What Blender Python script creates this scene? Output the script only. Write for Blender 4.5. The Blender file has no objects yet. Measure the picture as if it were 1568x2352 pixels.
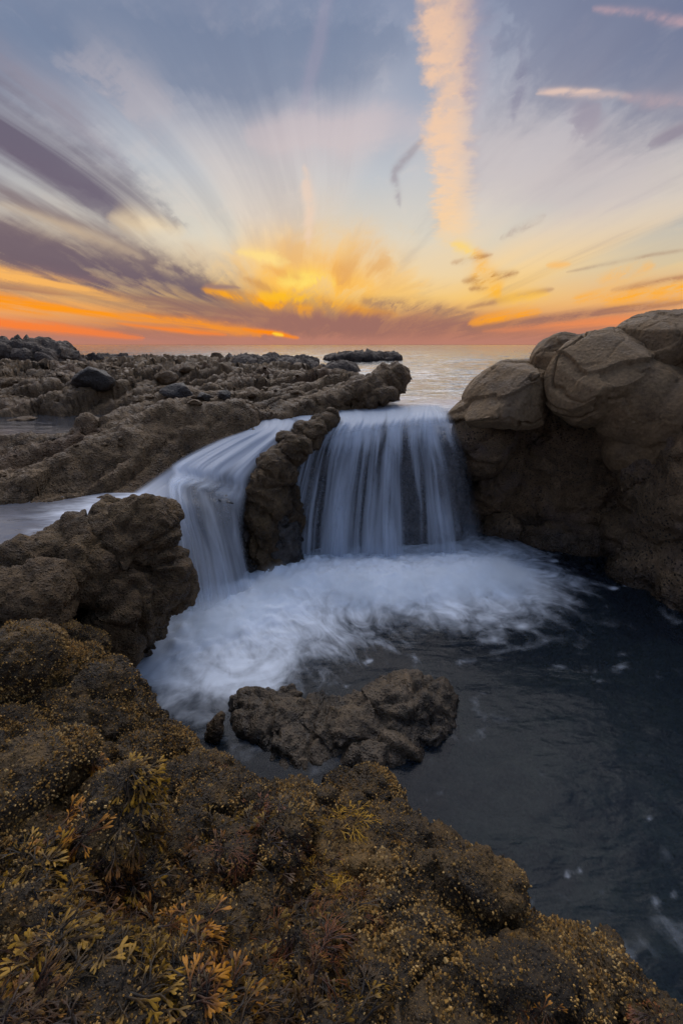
import bpy, bmesh, math, random
import numpy as np
from mathutils import Vector, Matrix

random.seed(7); RNG = np.random.default_rng(7)
SC = bpy.context.scene
COL = SC.collection
R = math.radians

# ------------------------------------------------------------------ camera
CAM_H = 2.2                       # metres above the plunge pool
PITCH = R(20.17)
cam_d = bpy.data.cameras.new('camera'); cam = bpy.data.objects.new('camera', cam_d); COL.objects.link(cam)
cam.location = (0, 0, CAM_H); cam.rotation_euler = (R(90) - PITCH, 0, 0)
cam_d.sensor_fit = 'VERTICAL'; cam_d.sensor_height = 36.0; cam_d.sensor_width = 24.0; cam_d.lens = 16.0
cam_d.clip_start = 0.02; cam_d.clip_end = 60000
SC.camera = cam

SC.view_settings.view_transform = 'Standard'
SC.view_settings.look = 'None'
SC.view_settings.exposure = 0.0
SC.view_settings.gamma = 1.0
SC.cycles.use_denoising = True
SC.cycles.use_adaptive_sampling = True; SC.cycles.adaptive_threshold = .02; SC.cycles.adaptive_min_samples = 8
SC.cycles.max_bounces = 8
SC.cycles.diffuse_bounces = 3
SC.cycles.glossy_bounces = 3
SC.cycles.transmission_bounces = 4
SC.cycles.transparent_max_bounces = 16
SC.cycles.volume_bounces = 4
SC.cycles.volume_step_rate = 1.0
SC.cycles.caustics_reflective = False
SC.cycles.caustics_refractive = False

# ------------------------------------------------------------------ plan helpers
FV = 16.0 / 36.0 * 2352           # survey units: the plan was drawn at 1568 x 2352
CP, SP = math.cos(PITCH), math.sin(PITCH)
def ray(u, v):
    X = (u - 784) / FV; Y = (v - 1176) / FV
    return (X, CP - Y * SP, -SP - Y * CP)
def P(u, v, d):                    # plan point at distance d (metres along y)
    r = ray(u, v); k = d / r[1]
    return Vector((r[0] * k, d, CAM_H + r[2] * k))
def PZ(u, v, z):                   # plan point at height z
    r = ray(u, v); k = (z - CAM_H) / r[2]
    return Vector((r[0] * k, r[1] * k, z))
SEA = 1.46
LEFTPOOL = 1.00
TIDEPOOL = 1.25

def lin(*c):
    return tuple(((x / 255) / 12.92 if x / 255 <= .04045 else ((x / 255 + .055) / 1.055) ** 2.4) for x in c)

# ------------------------------------------------------------------ node helper
class S:
    """socket wrapper with arithmetic"""
    def __init__(s, t, o): s.t, s.o = t, o
    def _b(s, op, a, b=None, clamp=False):
        n = s.t.nodes.new('ShaderNodeMath'); n.operation = op; n.use_clamp = clamp
        for i, x in enumerate((a, b)):
            if x is None: continue
            if isinstance(x, S): s.t.links.new(x.o, n.inputs[i])
            else: n.inputs[i].default_value = x
        return S(s.t, n.outputs[0])
    def __add__(s, b): return s._b('ADD', s, b)
    __radd__ = __add__
    def __sub__(s, b): return s._b('SUBTRACT', s, b)
    def __rsub__(s, b): return s._b('SUBTRACT', b, s)
    def __mul__(s, b): return s._b('MULTIPLY', s, b)
    __rmul__ = __mul__
    def __truediv__(s, b): return s._b('DIVIDE', s, b)
    def mx(s, b): return s._b('MAXIMUM', s, b)
    def mn(s, b): return s._b('MINIMUM', s, b)
    def pw(s, b): return s._b('POWER', s, b)
    def ab(s): return s._b('ABSOLUTE', s)
    def cl(s): return s._b('ADD', s, 0.0, True)
class T:
    def __init__(s, tree): s.t = tree; s.t.nodes.clear()
    def n(s, typ, **k):
        n = s.t.nodes.new(typ)
        for a, b in k.items(): setattr(n, a, b)
        return n
    def set(s, sock, x):
        if isinstance(x, S): s.t.links.new(x.o, sock)
        elif x is not None:
            if hasattr(sock, 'default_value'):
                try: sock.default_value = x
                except Exception: sock.default_value = tuple(x) + (1,)
    def sep(s, v):
        n = s.n('ShaderNodeSeparateXYZ'); s.set(n.inputs[0], v); return [S(s.t, o) for o in n.outputs]
    def comb(s, x, y, z):
        n = s.n('ShaderNodeCombineXYZ')
        for i, q in enumerate((x, y, z)): s.set(n.inputs[i], q)
        return S(s.t, n.outputs[0])
    def noise(s, vec, scale=1., detail=4., rough=.55, dist=0., out=0):
        n = s.n('ShaderNodeTexNoise'); s.set(n.inputs['Vector'], vec)
        n.inputs['Scale'].default_value = scale; n.inputs['Detail'].default_value = detail
        n.inputs['Roughness'].default_value = rough; n.inputs['Distortion'].default_value = dist
        return S(s.t, n.outputs[out])
    def voro(s, vec, scale, feature='F1', out=0, rnd=1.):
        n = s.n('ShaderNodeTexVoronoi', feature=feature); s.set(n.inputs['Vector'], vec)
        n.inputs['Scale'].default_value = scale; n.inputs['Randomness'].default_value = rnd
        return S(s.t, n.outputs[out])
    def sm(s, x, a, b, lo=0., hi=1., interp='SMOOTHSTEP'):
        n = s.n('ShaderNodeMapRange', interpolation_type=interp); n.clamp = True
        s.set(n.inputs['Value'], x)
        for k, q in (('From Min', a), ('From Max', b), ('To Min', lo), ('To Max', hi)): s.set(n.inputs[k], q)
        return S(s.t, n.outputs[0])
    def mix(s, f, a, b, mode='MIX'):
        n = s.n('ShaderNodeMix', data_type='RGBA', blend_type=mode)
        s.set(n.inputs[0], f)
        for sock, c in ((n.inputs[6], a), (n.inputs[7], b)):
            if isinstance(c, S): s.t.links.new(c.o, sock)
            else: sock.default_value = (*c[:3], 1)
        return S(s.t, n.outputs[2])
    def ramp(s, x, stops, interp='EASE'):
        n = s.n('ShaderNodeValToRGB'); cr = n.color_ramp; cr.interpolation = interp
        while len(cr.elements) < len(stops): cr.elements.new(.5)
        for e, (p, c) in zip(cr.elements, stops):
            e.position = p; e.color = (*c[:3], 1)
        s.set(n.inputs[0], x); return S(s.t, n.outputs[0])
    def attr(s, name, out='Fac'):
        n = s.n('ShaderNodeAttribute', attribute_name=name); return S(s.t, n.outputs[out])
    def pos(s): return S(s.t, s.n('ShaderNodeNewGeometry').outputs['Position'])
    def vscale(s, v, k):
        n = s.n('ShaderNodeVectorMath', operation='MULTIPLY'); s.set(n.inputs[0], v); n.inputs[1].default_value = k
        return S(s.t, n.outputs[0])
    def bump(s, h, strength, dist, normal=None):
        n = s.n('ShaderNodeBump'); s.set(n.inputs['Height'], h)
        n.inputs['Strength'].default_value = strength; n.inputs['Distance'].default_value = dist
        if normal is not None: s.t.links.new(normal.o, n.inputs['Normal'])
        return S(s.t, n.outputs[0])
    def bsdf(s, color, rough, normal=None, spec=.5, **kw):
        n = s.n('ShaderNodeBsdfPrincipled')
        if isinstance(color, S): s.t.links.new(color.o, n.inputs['Base Color'])
        else: n.inputs['Base Color'].default_value = (*color[:3], 1)
        s.set(n.inputs['Roughness'], rough); n.inputs['Specular IOR Level'].default_value = spec
        if normal is not None: s.t.links.new(normal.o, n.inputs['Normal'])
        for k, q in kw.items(): s.set(n.inputs[k.replace('_', ' ')], q)
        return S(s.t, n.outputs[0])
    def mixsh(s, f, a, b):
        n = s.n('ShaderNodeMixShader'); s.set(n.inputs[0], f); s.t.links.new(a.o, n.inputs[1]); s.t.links.new(b.o, n.inputs[2])
        return S(s.t, n.outputs[0])
    def out(s, surf=None, vol=None, typ='ShaderNodeOutputMaterial'):
        n = s.n(typ)
        if surf is not None: s.t.links.new(surf.o, n.inputs['Surface'])
        if vol is not None: s.t.links.new(vol.o, n.inputs['Volume'])


# ------------------------------------------------------------------ numpy noise
_P = np.random.default_rng(11).permutation(256).astype(np.int32); _P = np.concatenate([_P, _P, _P])
_A = np.random.default_rng(12).uniform(0, 2 * np.pi, 256)
_G2 = np.stack([np.cos(_A), np.sin(_A)], 1).astype(np.float32)
_g = np.random.default_rng(13).normal(size=(256, 3)); _G3 = (_g / np.linalg.norm(_g, axis=1, keepdims=True)).astype(np.float32)
def perlin2(x, y, seed=0):
    x = np.asarray(x, np.float32); y = np.asarray(y, np.float32)
    xf = np.floor(x); yf = np.floor(y); xi = xf.astype(np.int32) & 255; yi = yf.astype(np.int32) & 255
    fx = x - xf; fy = y - yf
    ux = fx * fx * fx * (fx * (fx * 6 - 15) + 10); uy = fy * fy * fy * (fy * (fy * 6 - 15) + 10)
    s = seed & 255
    a0 = _P[xi + s]; a1 = _P[xi + 1 + s]
    def g(h, dx, dy):
        q = _G2[h]; return q[..., 0] * dx + q[..., 1] * dy
    n00 = g(_P[a0 + yi], fx, fy); n10 = g(_P[a1 + yi], fx - 1, fy)
    n01 = g(_P[a0 + yi + 1], fx, fy - 1); n11 = g(_P[a1 + yi + 1], fx - 1, fy - 1)
    i0 = n00 + (n10 - n00) * ux; i1 = n01 + (n11 - n01) * ux
    return (i0 + (i1 - i0) * uy) * 1.3
def perlin3(p, seed=0):
    p = np.asarray(p, np.float32)
    f = np.floor(p); I = f.astype(np.int32) & 255; F = p - f
    U = F * F * F * (F * (F * 6 - 15) + 10); s = seed & 255
    out = 0
    for dx in (0, 1):
        ax = _P[I[:, 0] + dx + s]; wx = U[:, 0] if dx else 1 - U[:, 0]
        for dy in (0, 1):
            ay = _P[ax + I[:, 1] + dy]; wy = wx * (U[:, 1] if dy else 1 - U[:, 1])
            for dz in (0, 1):
                q = _G3[_P[ay + I[:, 2] + dz]]
                v = q[:, 0] * (F[:, 0] - dx) + q[:, 1] * (F[:, 1] - dy) + q[:, 2] * (F[:, 2] - dz)
                out = out + v * wy * (U[:, 2] if dz else 1 - U[:, 2])
    return out * 1.25
def fbm2(x, y, octs=4, rough=.55, seed=0):
    a, t, m = 1., 0., 0.
    for o in range(octs):
        t = t + perlin2(x * 2 ** o + 17.3 * o, y * 2 ** o - 9.1 * o, seed + 31 * o) * a; m += a; a *= rough
    return t / m
def fbm3(p, octs=4, rough=.5, seed=0, ridged=False):
    a, t, m = 1., 0., 0.
    p = np.asarray(p, np.float32)
    for o in range(octs):
        n = perlin3(p * 2 ** o + 11.7 * o, seed + 31 * o)
        if ridged: n = 1 - 2 * np.abs(n)
        t = t + n * a; m += a; a *= rough
    return t / m
def worley3(p, seed=0):
    """distance to nearest jittered cell point"""
    p = np.asarray(p, np.float32); f = np.floor(p); I = f.astype(np.int32); F = p - f
    best = np.full(len(p), 9., np.float32); J = np.random.default_rng(99 + seed).random((256, 3)).astype(np.float32)
    for dx in (-1, 0, 1):
        ax = _P[(I[:, 0] + dx) & 255]
        for dy in (-1, 0, 1):
            ay = _P[ax + ((I[:, 1] + dy) & 255)]
            for dz in (-1, 0, 1):
                q = J[_P[ay + ((I[:, 2] + dz) & 255)]]
                v = q + np.array((dx, dy, dz), np.float32) - F
                best = np.minimum(best, (v * v).sum(1))
    return np.sqrt(best)
def facets(p, seed=0, off=.5, tilt=.8):
    """broken faces: every cell is a flat, differently tilted piece"""
    p = np.asarray(p, np.float32); f = np.floor(p); I = f.astype(np.int32); F = p - f
    rg = np.random.default_rng(500 + seed); J = rg.random((256, 3)).astype(np.float32); O = (rg.random(256).astype(np.float32) - .5) * 2
    Tn = rg.normal(size=(256, 3)).astype(np.float32); Tn /= np.linalg.norm(Tn, axis=1, keepdims=True)
    best = np.full(len(p), 9., np.float32); bid = np.zeros(len(p), np.int32); bv = np.zeros_like(p)
    for dx in (-1, 0, 1):
        ax = _P[(I[:, 0] + dx) & 255]
        for dy in (-1, 0, 1):
            ay = _P[ax + ((I[:, 1] + dy) & 255)]
            for dz in (-1, 0, 1):
                h = _P[ay + ((I[:, 2] + dz) & 255)]
                v = F - J[h] - np.array((dx, dy, dz), np.float32); d = (v * v).sum(1); m = d < best
                best = np.where(m, d, best); bid = np.where(m, h, bid); bv = np.where(m[:, None], v, bv)
    return O[bid] * off + (bv * Tn[bid]).sum(1) * tilt
def sstep(x, a, b):
    k = np.clip((x - a) / (b - a), 0, 1); return k * k * (3 - 2 * k)

# ------------------------------------------------------------------ sky
SUN_AZ = math.atan2(*ray(720, 760)[:2])
def sky_colour(az, el):
    """colour of the evening sky in direction azimuth az, sine of elevation el"""
    L = lambda *c: np.array(lin(*c), np.float32)
    az = az.astype(np.float32); el = np.maximum(el, 0).astype(np.float32)
    hl = np.sqrt(1 - np.minimum(el, .9999) ** 2); dx, dy = np.sin(az) * hl, np.cos(az) * hl
    K = 0.055
    def pl(u, v):
        r = Vector(ray(u, v)).normalized(); k = max(r.z, 0) + K
        return r.x / k, r.y / k
    zc = el + K; px, py = dx / zc, dy / zc         # a flat cloud deck overhead
    a0 = math.atan2(*ray(705, 775)[:2]); sx, sy = math.sin(a0), math.cos(a0)
    qx, qy = px * sy - py * sx, px * sx + py * sy  # streaks are drawn out towards the sun
    ca = np.cos(az - SUN_AZ)
    def ramp(x, st):
        xs = [p for p, c in st]; return np.stack([np.interp(x, xs, [L(*c)[i] for p, c in st]) for i in range(3)], -1).astype(np.float32)
    def mix(m, a, b): return a + (b - a) * m[..., None]
    warm = ramp(el, [(0, (190, 128, 106)), (.022, (190, 130, 106)), (.05, (232, 170, 100)), (.085, (246, 202, 124)),
                     (.125, (240, 212, 166)), (.19, (220, 212, 196)), (.28, (192, 196, 202)), (.37, (156, 166, 186)),
                     (.5, (112, 130, 162)), (.75, (124, 146, 182)), (1, (128, 152, 190))])
    side = ramp(el, [(0, (200, 130, 104)), (.03, (228, 146, 96)), (.07, (236, 178, 118)), (.125, (216, 196, 160)),
                     (.19, (192, 190, 184)), (.28, (168, 172, 184)), (.37, (134, 142, 164)), (.5, (108, 122, 154)),
                     (.75, (124, 144, 182)), (1, (128, 152, 190))])
    cool = ramp(el, [(0, (120, 122, 146)), (.1, (146, 146, 168)), (.25, (152, 160, 186)), (.5, (132, 152, 188)), (1, (128, 152, 190))])
    sky = mix(sstep(ca, .8, 1.), side, warm)
    sky = mix(sstep(ca, .55, -.5), sky, cool)
    litc = ramp(el, [(0, (240, 118, 50)), (.04, (255, 152, 26)), (.085, (255, 196, 60)), (.14, (250, 212, 150)), (.22, (230, 214, 198)),
                     (.34, (208, 202, 204)), (.5, (170, 170, 188)), (1, (120, 128, 160))])
    litc = mix(sstep(ca, .5, -.4), litc, L(150, 142, 160))
    drkc = ramp(el, [(0, (164, 110, 98)), (.04, (152, 110, 102)), (.09, (132, 108, 108)), (.2, (124, 114, 126)), (.4, (116, 112, 134)), (1, (92, 104, 140))])
    wn = perlin2(qx * .5, qy * .25, 48) * .35
    G = .5 + .5 * fbm2(qx * 1.1 + wn * 1.4, qy * .16 + wn * 1.5, 3, .58, 17)
    F = .5 + .5 * fbm2(qx * 2.6 + wn * 2.4, qy * .20 + wn * 1.9, 6, .63, 92)
    lean = np.abs(az - SUN_AZ)
    H = .5 + .5 * fbm2(az * 3.0, (el - lean * .10) * 46., 4, .6, 44)
    I = .5 + .5 * fbm2(az * 9. + el * 9. + F * 2., el * 20. - az * 4. + F * 1.5, 6, .66, 66)
    FN = dict(F=F, G=G, H=H, I=I)
    sky = mix(sstep(G, .42, .66) * sstep(el, .05, .14) * (.62 - .36 * sstep(el, .28, .46)), sky, litc)
    sky = mix(sstep(F, .50, .72) * sstep(el, .04, .10) * .20, sky, drkc)
    sky = mix(sstep(I, .50, .72) * sstep(el, .07, .2) * .22, sky, litc)
    def ae(u, v):
        r = Vector(ray(u, v)).normalized(); return math.atan2(r.x, r.y), r.z
    # drawn clouds: points (plan units), half width, colour, amount, texture, raggedness
    def cloud(pts, hw, col, am, tex='F', rgh=2.0, hard=.9):
        nonlocal sky
        q = [ae(*p) for p in pts]; um, vm = pts[len(pts) // 2]
        s = abs(ae(um, vm - hw)[1] - ae(um, vm + hw)[1]) * .5
        m_ = s * 4.0
        bx = (az > min(a[0] for a in q) - m_ * 1.3) & (az < max(a[0] for a in q) + m_ * 1.3) & (el > min(a[1] for a in q) - m_) & (el < max(a[1] for a in q) + m_)
        idx = np.nonzero(bx)
        if len(idx[0]) == 0: return
        tx = FN[tex][idx]; wp = FN['I'][idx] - .5; wq = FN['F'][idx] - .5
        A_, E_ = az[idx] + wp * s * 2.5, el[idx] + (wq * .9 + wp * .7) * s * 2.0
        lens = [math.hypot(b[0] - a[0], b[1] - a[1]) for a, b in zip(q[:-1], q[1:])]; tot = sum(lens); acc = 0
        dmin = np.full(A_.shape, 9., np.float32); kk = np.zeros_like(dmin)
        for a, b, l in zip(q[:-1], q[1:], lens):
            vx, vy = b[0] - a[0], b[1] - a[1]; l2 = vx * vx + vy * vy + 1e-9
            rx, ry = A_ - a[0], E_ - a[1]; k = np.clip((rx * vx + ry * vy) / l2, 0, 1)
            d = np.hypot(rx - k * vx, ry - k * vy); better = d < dmin
            dmin = np.where(better, d, dmin); kk = np.where(better, (acc + k * l) / tot, kk); acc += l
        tap = .30 + .70 * np.sqrt(np.clip(4 * kk * (1 - kk), 0, 1))
        g = np.exp(-(dmin / (s * 1.15 * tap)) ** 2 * .8)
        r = min(rgh / 2.2, 1.) * .9
        den = (1 - r) + r * sstep(tx, .36, .60)
        m = np.clip(g * 1.25 * den, 0, 1) * am * sstep(dmin, m_, m_ * .5) * (.25 + .75 * tap)
        sky[idx] = sky[idx] + (L(*col) - sky[idx]) * m[:, None]
    c = cloud
    # high mauve haze on the right, pale veils in the middle
    c([(1150, 20), (1400, 60), (2000, 160)], 190, (104, 112, 142), .6, 'G', .8)
    c([(-300, 20), (300, 90), (900, 110)], 120, (102, 120, 150), .65, 'G', .8)
    c([(1000, 330), (1500, 420)], 90, (196, 186, 190), .5, 'G', 1.)
    c([(560, 300), (980, 290)], 45, (214, 196, 196), .55, 'G', 1.6)
    c([(760, -40), (730, 100), (690, 260)], 22, (170, 160, 180), .3, 'F', 2.2)
    c([(150, 130), (400, 240)], 60, (196, 186, 190), .45, 'I', 2.)
    # great left bands
    c([(-520, -20), (0, 285), (160, 375), (400, 520)], 66, (104, 96, 114), .95, 'F', 1.5)
    c([(-300, 250), (0, 372), (150, 425), (330, 510)], 40, (112, 102, 118), .8, 'F', 2.)
    c([(-100, 80), (120, 230), (300, 400)], 46, (150, 140, 152), .5, 'F', 2.4)
    c([(-300, 330), (0, 450), (190, 522), (430, 632), (560, 690)], 26, (128, 112, 116), .85, 'F', 2.2)
    c([(250, 497), (420, 536)], 20, (252, 226, 182), .85, 'G', 1.6)
    c([(0, 470), (200, 540), (330, 590)], 14, (232, 206, 168), .6, 'F', 2.4)
    c([(-900, 330), (-200, 520), (0, 568), (300, 640), (520, 690), (820, 735)], 46, (112, 96, 106), 1., 'F', 1.0)
    c([(-500, 440), (0, 530), (250, 606), (480, 670)], 26, (118, 102, 110), .85, 'F', 2.2)
    c([(-600, 560), (0, 650), (300, 702), (700, 745)], 26, (142, 106, 100), .85, 'H', 1.6)
    c([(-100, 590), (120, 628), (300, 660)], 9, (128, 104, 112), .6, 'H', 2.)
    c([(420, 560), (560, 640), (640, 690)], 16, (190, 150, 120), .6, 'F', 2.2)
    # glow round the hidden sun
    c([(520, 620), (760, 605), (960, 660)], 70, (252, 196, 104), .65, 'F', 1.4, 1.)
    c([(600, 640), (720, 655), (860, 668)], 46, (255, 190, 74), .8, 'I', 1.8, 1.)
    c([(640, 636), (770, 650)], 17, (255, 222, 110), .9, 'I', 2.2)
    c([(740, 590), (800, 640), (830, 690)], 20, (236, 168, 84), .6, 'F', 2.2)
    c([(600, 612), (700, 640)], 9, (236, 170, 90), .6, 'F', 2.2)
    c([(545, 578), (665, 600)], 12, (255, 222, 140), .9, 'F', 2.)
    c([(640, 560), (730, 600)], 30, (226, 176, 118), .5, 'F', 2.4)
    c([(780, 620), (900, 600)], 34, (222, 166, 104), .6, 'F', 2.4)
    c([(470, 664), (600, 694), (740, 718)], 15, (255, 170, 16), 1., 'F', 1.8)
    c([(600, 672), (700, 690), (790, 700)], 12, (255, 190, 30), .9, 'I', 2.2)
    c([(720, 688), (820, 716), (910, 722)], 13, (255, 172, 16), 1., 'I', 1.6)
    c([(560, 640), (640, 668)], 8, (206, 150, 90), .7, 'F', 2.)
    c([(466, 656), (552, 662)], 4, (150, 120, 118), .8, 'I', 1.)
    # bank along the horizon
    c([(-900, 770), (0, 774), (500, 766), (800, 752), (1080, 752), (1500, 768), (2400, 770)], 24, (168, 116, 100), .8, 'I', 1.0, .8)
    c([(500, 730), (760, 744), (1120, 748)], 24, (156, 110, 100), .95, 'I', 1.2, .8)
    c([(-300, 776), (300, 784), (1700, 786)], 9, (184, 126, 110), .8, 'H', .8, 1.)
    c([(820, 690), (960, 706), (1090, 722)], 14, (158, 122, 104), .85, 'I', 2.2)
    c([(1070, 706), (1270, 664)], 7, (176, 130, 98), .85, 'I', 1.8)
    c([(1080, 742), (1150, 732), (1240, 716)], 12, (255, 164, 34), .95, 'I', 1.6)
    c([(1140, 690), (1260, 678)], 14, (253, 196, 84), .8, 'I', 2.)
    c([(1110, 760), (1380, 738), (1640, 712)], 8, (238, 140, 84), .8, 'H', 1.2)
    c([(1060, 758), (1400, 714), (1640, 684)], 9, (160, 114, 98), .95, 'I', 1.2)
    c([(1320, 688), (1540, 668), (1760, 630)], 17, (255, 172, 44), .9, 'I', 2.)
    c([(1400, 668), (1640, 622)], 6, (180, 128, 96), .8, 'I', 1.6)
    c([(1370, 645), (1430, 626), (1500, 610)], 13, (252, 186, 92), .85, 'I', 2.2)
    c([(1255, 608), (1310, 606)], 6, (250, 190, 110), .8, 'I', 1.6)
    c([(1300, 625), (1500, 585), (1600, 570)], 4, (180, 152, 128), .7, 'I', 1.8)
    # low burning strata on the left
    c([(-500, 560), (-100, 610), (0, 626), (180, 664), (330, 706)], 15, (255, 186, 96), .9, 'H', 2.)
    c([(-700, 620), (-200, 668), (0, 690), (260, 722), (420, 744), (600, 766)], 15, (255, 152, 24), .97, 'H', 1.8)
    c([(-700, 700), (-200, 730), (0, 742), (120, 754), (330, 776)], 9, (252, 128, 50), .9, 'H', 1.8)
    c([(270, 742), (520, 770)], 4, (248, 132, 50), .85, 'H', 1.4)
    c([(556, 756), (640, 766), (686, 777)], 4.5, (255, 140, 20), 1., 'I', .8)
    c([(625, 766), (652, 770)], 3, (255, 206, 60), 1., 'I', .3)
    # right: smears and pink bars
    c([(1150, 550), (1250, 496)], 9, (172, 150, 140), .75, 'I', 2.2)
    c([(1314, 310), (1360, 236)], 42, (146, 136, 154), .6, 'G', 1.8)
    c([(1490, 330), (1600, 280)], 14, (142, 132, 148), .7, 'F', 1.8)
    c([(1190, 110), (1196, 190), (1180, 270)], 17, (124, 120, 146), .45, 'I', 2.0)
    c([(974, 318), (904, 395), (918, 475)], 9, (160, 152, 160), .7, 'I', 2.)
    c([(1236, 205), (1310, 210), (1450, 220)], 9, (222, 194, 184), .55, 'I', 2.2)
    c([(1230, 214), (1290, 206), (1380, 208)], 5, (240, 206, 186), .6, 'I', 2.2)
    c([(1430, 222), (1600, 232)], 14, (178, 160, 168), .7, 'I', 2.)
    c([(1360, 16), (1480, 32), (1680, 62)], 9, (190, 160, 168), .7, 'I', 2.2)
    c([(700, 380), (712, 470), (708, 560)], 13, (240, 208, 184), .6, 'I', 2.)
    A = Vector(pl(1032, -40)); B = Vector(pl(1046, 575)); ab = (B - A); ln = ab.length; ab.normalize()
    tt = (px - A.x) * ab.x + (py - A.y) * ab.y
    ss = (px - A.x) * ab.y - (py - A.y) * ab.x
    tk = tt / ln
    def off(u, v):
        x, y = pl(u, v); return ((x - A.x) * ab.x + (y - A.y) * ab.y) / ln, (x - A.x) * ab.y - (y - A.y) * ab.x
    rows = [(-30, 966, 1100), (60, 955, 1116), (110, 960, 1114), (200, 982, 1104), (300, 984, 1096), (400, 986, 1090), (480, 996, 1088), (540, 1000, 1088), (575, 1016, 1095)]
    ks, cs, ws = [], [], []
    for v, l, r_ in rows:
        k, a = off(l, v); _, b = off(r_, v); ks.append(k); cs.append((a + b) * .5); ws.append(abs(b - a) * .5)
    e = (ss - np.interp(tk, ks, cs)) / np.interp(tk, ks, ws)
    near = (np.abs(e) < 3) & (tk < 1.1) & (tk > -1.5) & (dy > 0); idx = np.nonzero(near)
    e, tk, ss, tt = e[idx], np.clip(tk[idx], 0, 1.1), ss[idx], tt[idx]
    cld = .5 + .5 * fbm2(ss * 11., tt * 11., 5, .66, 5)
    rib = .5 + .5 * fbm2(ss * 7. + tt * 3. + cld * 2.5, tt * 15. + cld * 3., 4, .6, 7)
    big = fbm2(ss * 3., tt * 3., 3, .55, 15)
    edge = e + (cld - .5) * 1.25 + (rib - .5) * .18 + big * .40
    m = sstep(edge, -1.3, -.55) * sstep(edge, 1.45, -.05) * sstep(tk + big * .10, 1.0, .70)
    m = m * (.84 + .16 * sstep(rib, .3, .6)) * (.62 + .38 * sstep(cld + big * .25, .28, .6))
    colc = ramp(tk, [(0, (236, 196, 168)), (.4, (244, 206, 172)), (.8, (250, 210, 160)), (1, (255, 206, 110))])
    colc = mix(sstep(e + (cld - .5) * 1.8 - tk * 1.4, -.1, .8), colc, L(172, 154, 168))
    sky[idx] = mix(m * .95, sky[idx], colc)
    c([(1040, 560), (1090, 590)], 13, (255, 214, 110), .8, 'I', 1.4)
    c([(1094, 580), (1104, 630), (1150, 672)], 19, (255, 182, 40), 1., 'I', 1.8)
    c([(1034, 606), (1130, 586)], 6, (178, 124, 78), .8, 'I', 2.4)
    c([(1060, 646), (1110, 642), (1190, 626)], 8, (168, 114, 70), .85, 'I', 2.4)
    c([(1076, 664), (1120, 662)], 5, (176, 124, 80), .8, 'I', 2.)
    return sky
def build_sky():
    w = bpy.data.worlds.new('World'); SC.world = w; w.use_nodes = True
    W, Hh = 4096, 2048
    def block(c0, c1, r0, r1, step):
        az = ((np.arange(c0, c1, step) + step * .5) / W - .5) * 2 * np.pi      # column -> azimuth
        el = np.sin(((np.arange(r0, r1, step) + step * .5) / Hh - .5) * np.pi)
        A_, E_ = np.meshgrid(az, el); return sky_colour(A_, E_)
    img = np.zeros((Hh, W, 3), np.float32)
    low = block(0, W, Hh // 2, Hh, 8)
    img[Hh // 2:] = np.repeat(np.repeat(low, 8, 0), 8, 1)
    img[:Hh // 2] = np.array((.05, .045, .045))
    c0, c1, r1 = 1280, 2816, 1024 + 448
    fine = block(c0, c1, 1024, r1, 1)
    img[1024:r1, c0:c1] = fine
    # azimuth 0 is +Y; an environment map has -Y... +Y at u = 0.25 / 0.75
    img = np.roll(img[:, ::1], 0, 1)
    im = bpy.data.images.new('evening_sky', W, Hh, alpha=False, float_buffer=True)
    im.colorspace_settings.name = 'Linear Rec.709'
    px = np.ones((Hh, W, 4), np.float32); px[..., :3] = img
    im.pixels.foreach_set(px.ravel()); im.update(); im.pack()
    t = T(w.node_tree)
    tc = S(t.t, t.n('ShaderNodeTexCoord').outputs['Generated'])
    mp = t.n('ShaderNodeMapping'); t.set(mp.inputs['Vector'], tc); mp.inputs['Rotation'].default_value = (0, 0, R(-90))
    env = t.n('ShaderNodeTexEnvironment'); env.image = im; t.t.links.new(mp.outputs[0], env.inputs['Vector'])
    bg = t.n('ShaderNodeBackground'); t.t.links.new(env.outputs['Color'], bg.inputs['Color']); bg.inputs['Strength'].default_value = 1.0
    t.out(S(t.t, bg.outputs[0]), typ='ShaderNodeOutputWorld')
build_sky()
fill_d = bpy.data.lights.new('fill_light', 'SUN'); fill_light = bpy.data.objects.new('fill_light', fill_d); COL.objects.link(fill_light)
fill_d.energy = 2.0; fill_d.angle = R(60); fill_d.color = (1.0, .95, .93)  # wide soft lamp added to brighten the ground, far above the hidden sun
FILL_EL = R(48)
sv = Vector((math.sin(SUN_AZ) * math.cos(FILL_EL), math.cos(SUN_AZ) * math.cos(FILL_EL), math.sin(FILL_EL)))
fill_light.rotation_euler = sv.to_track_quat('Z', 'Y').to_euler(); fill_light.location = (0, 8, 12)

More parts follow.
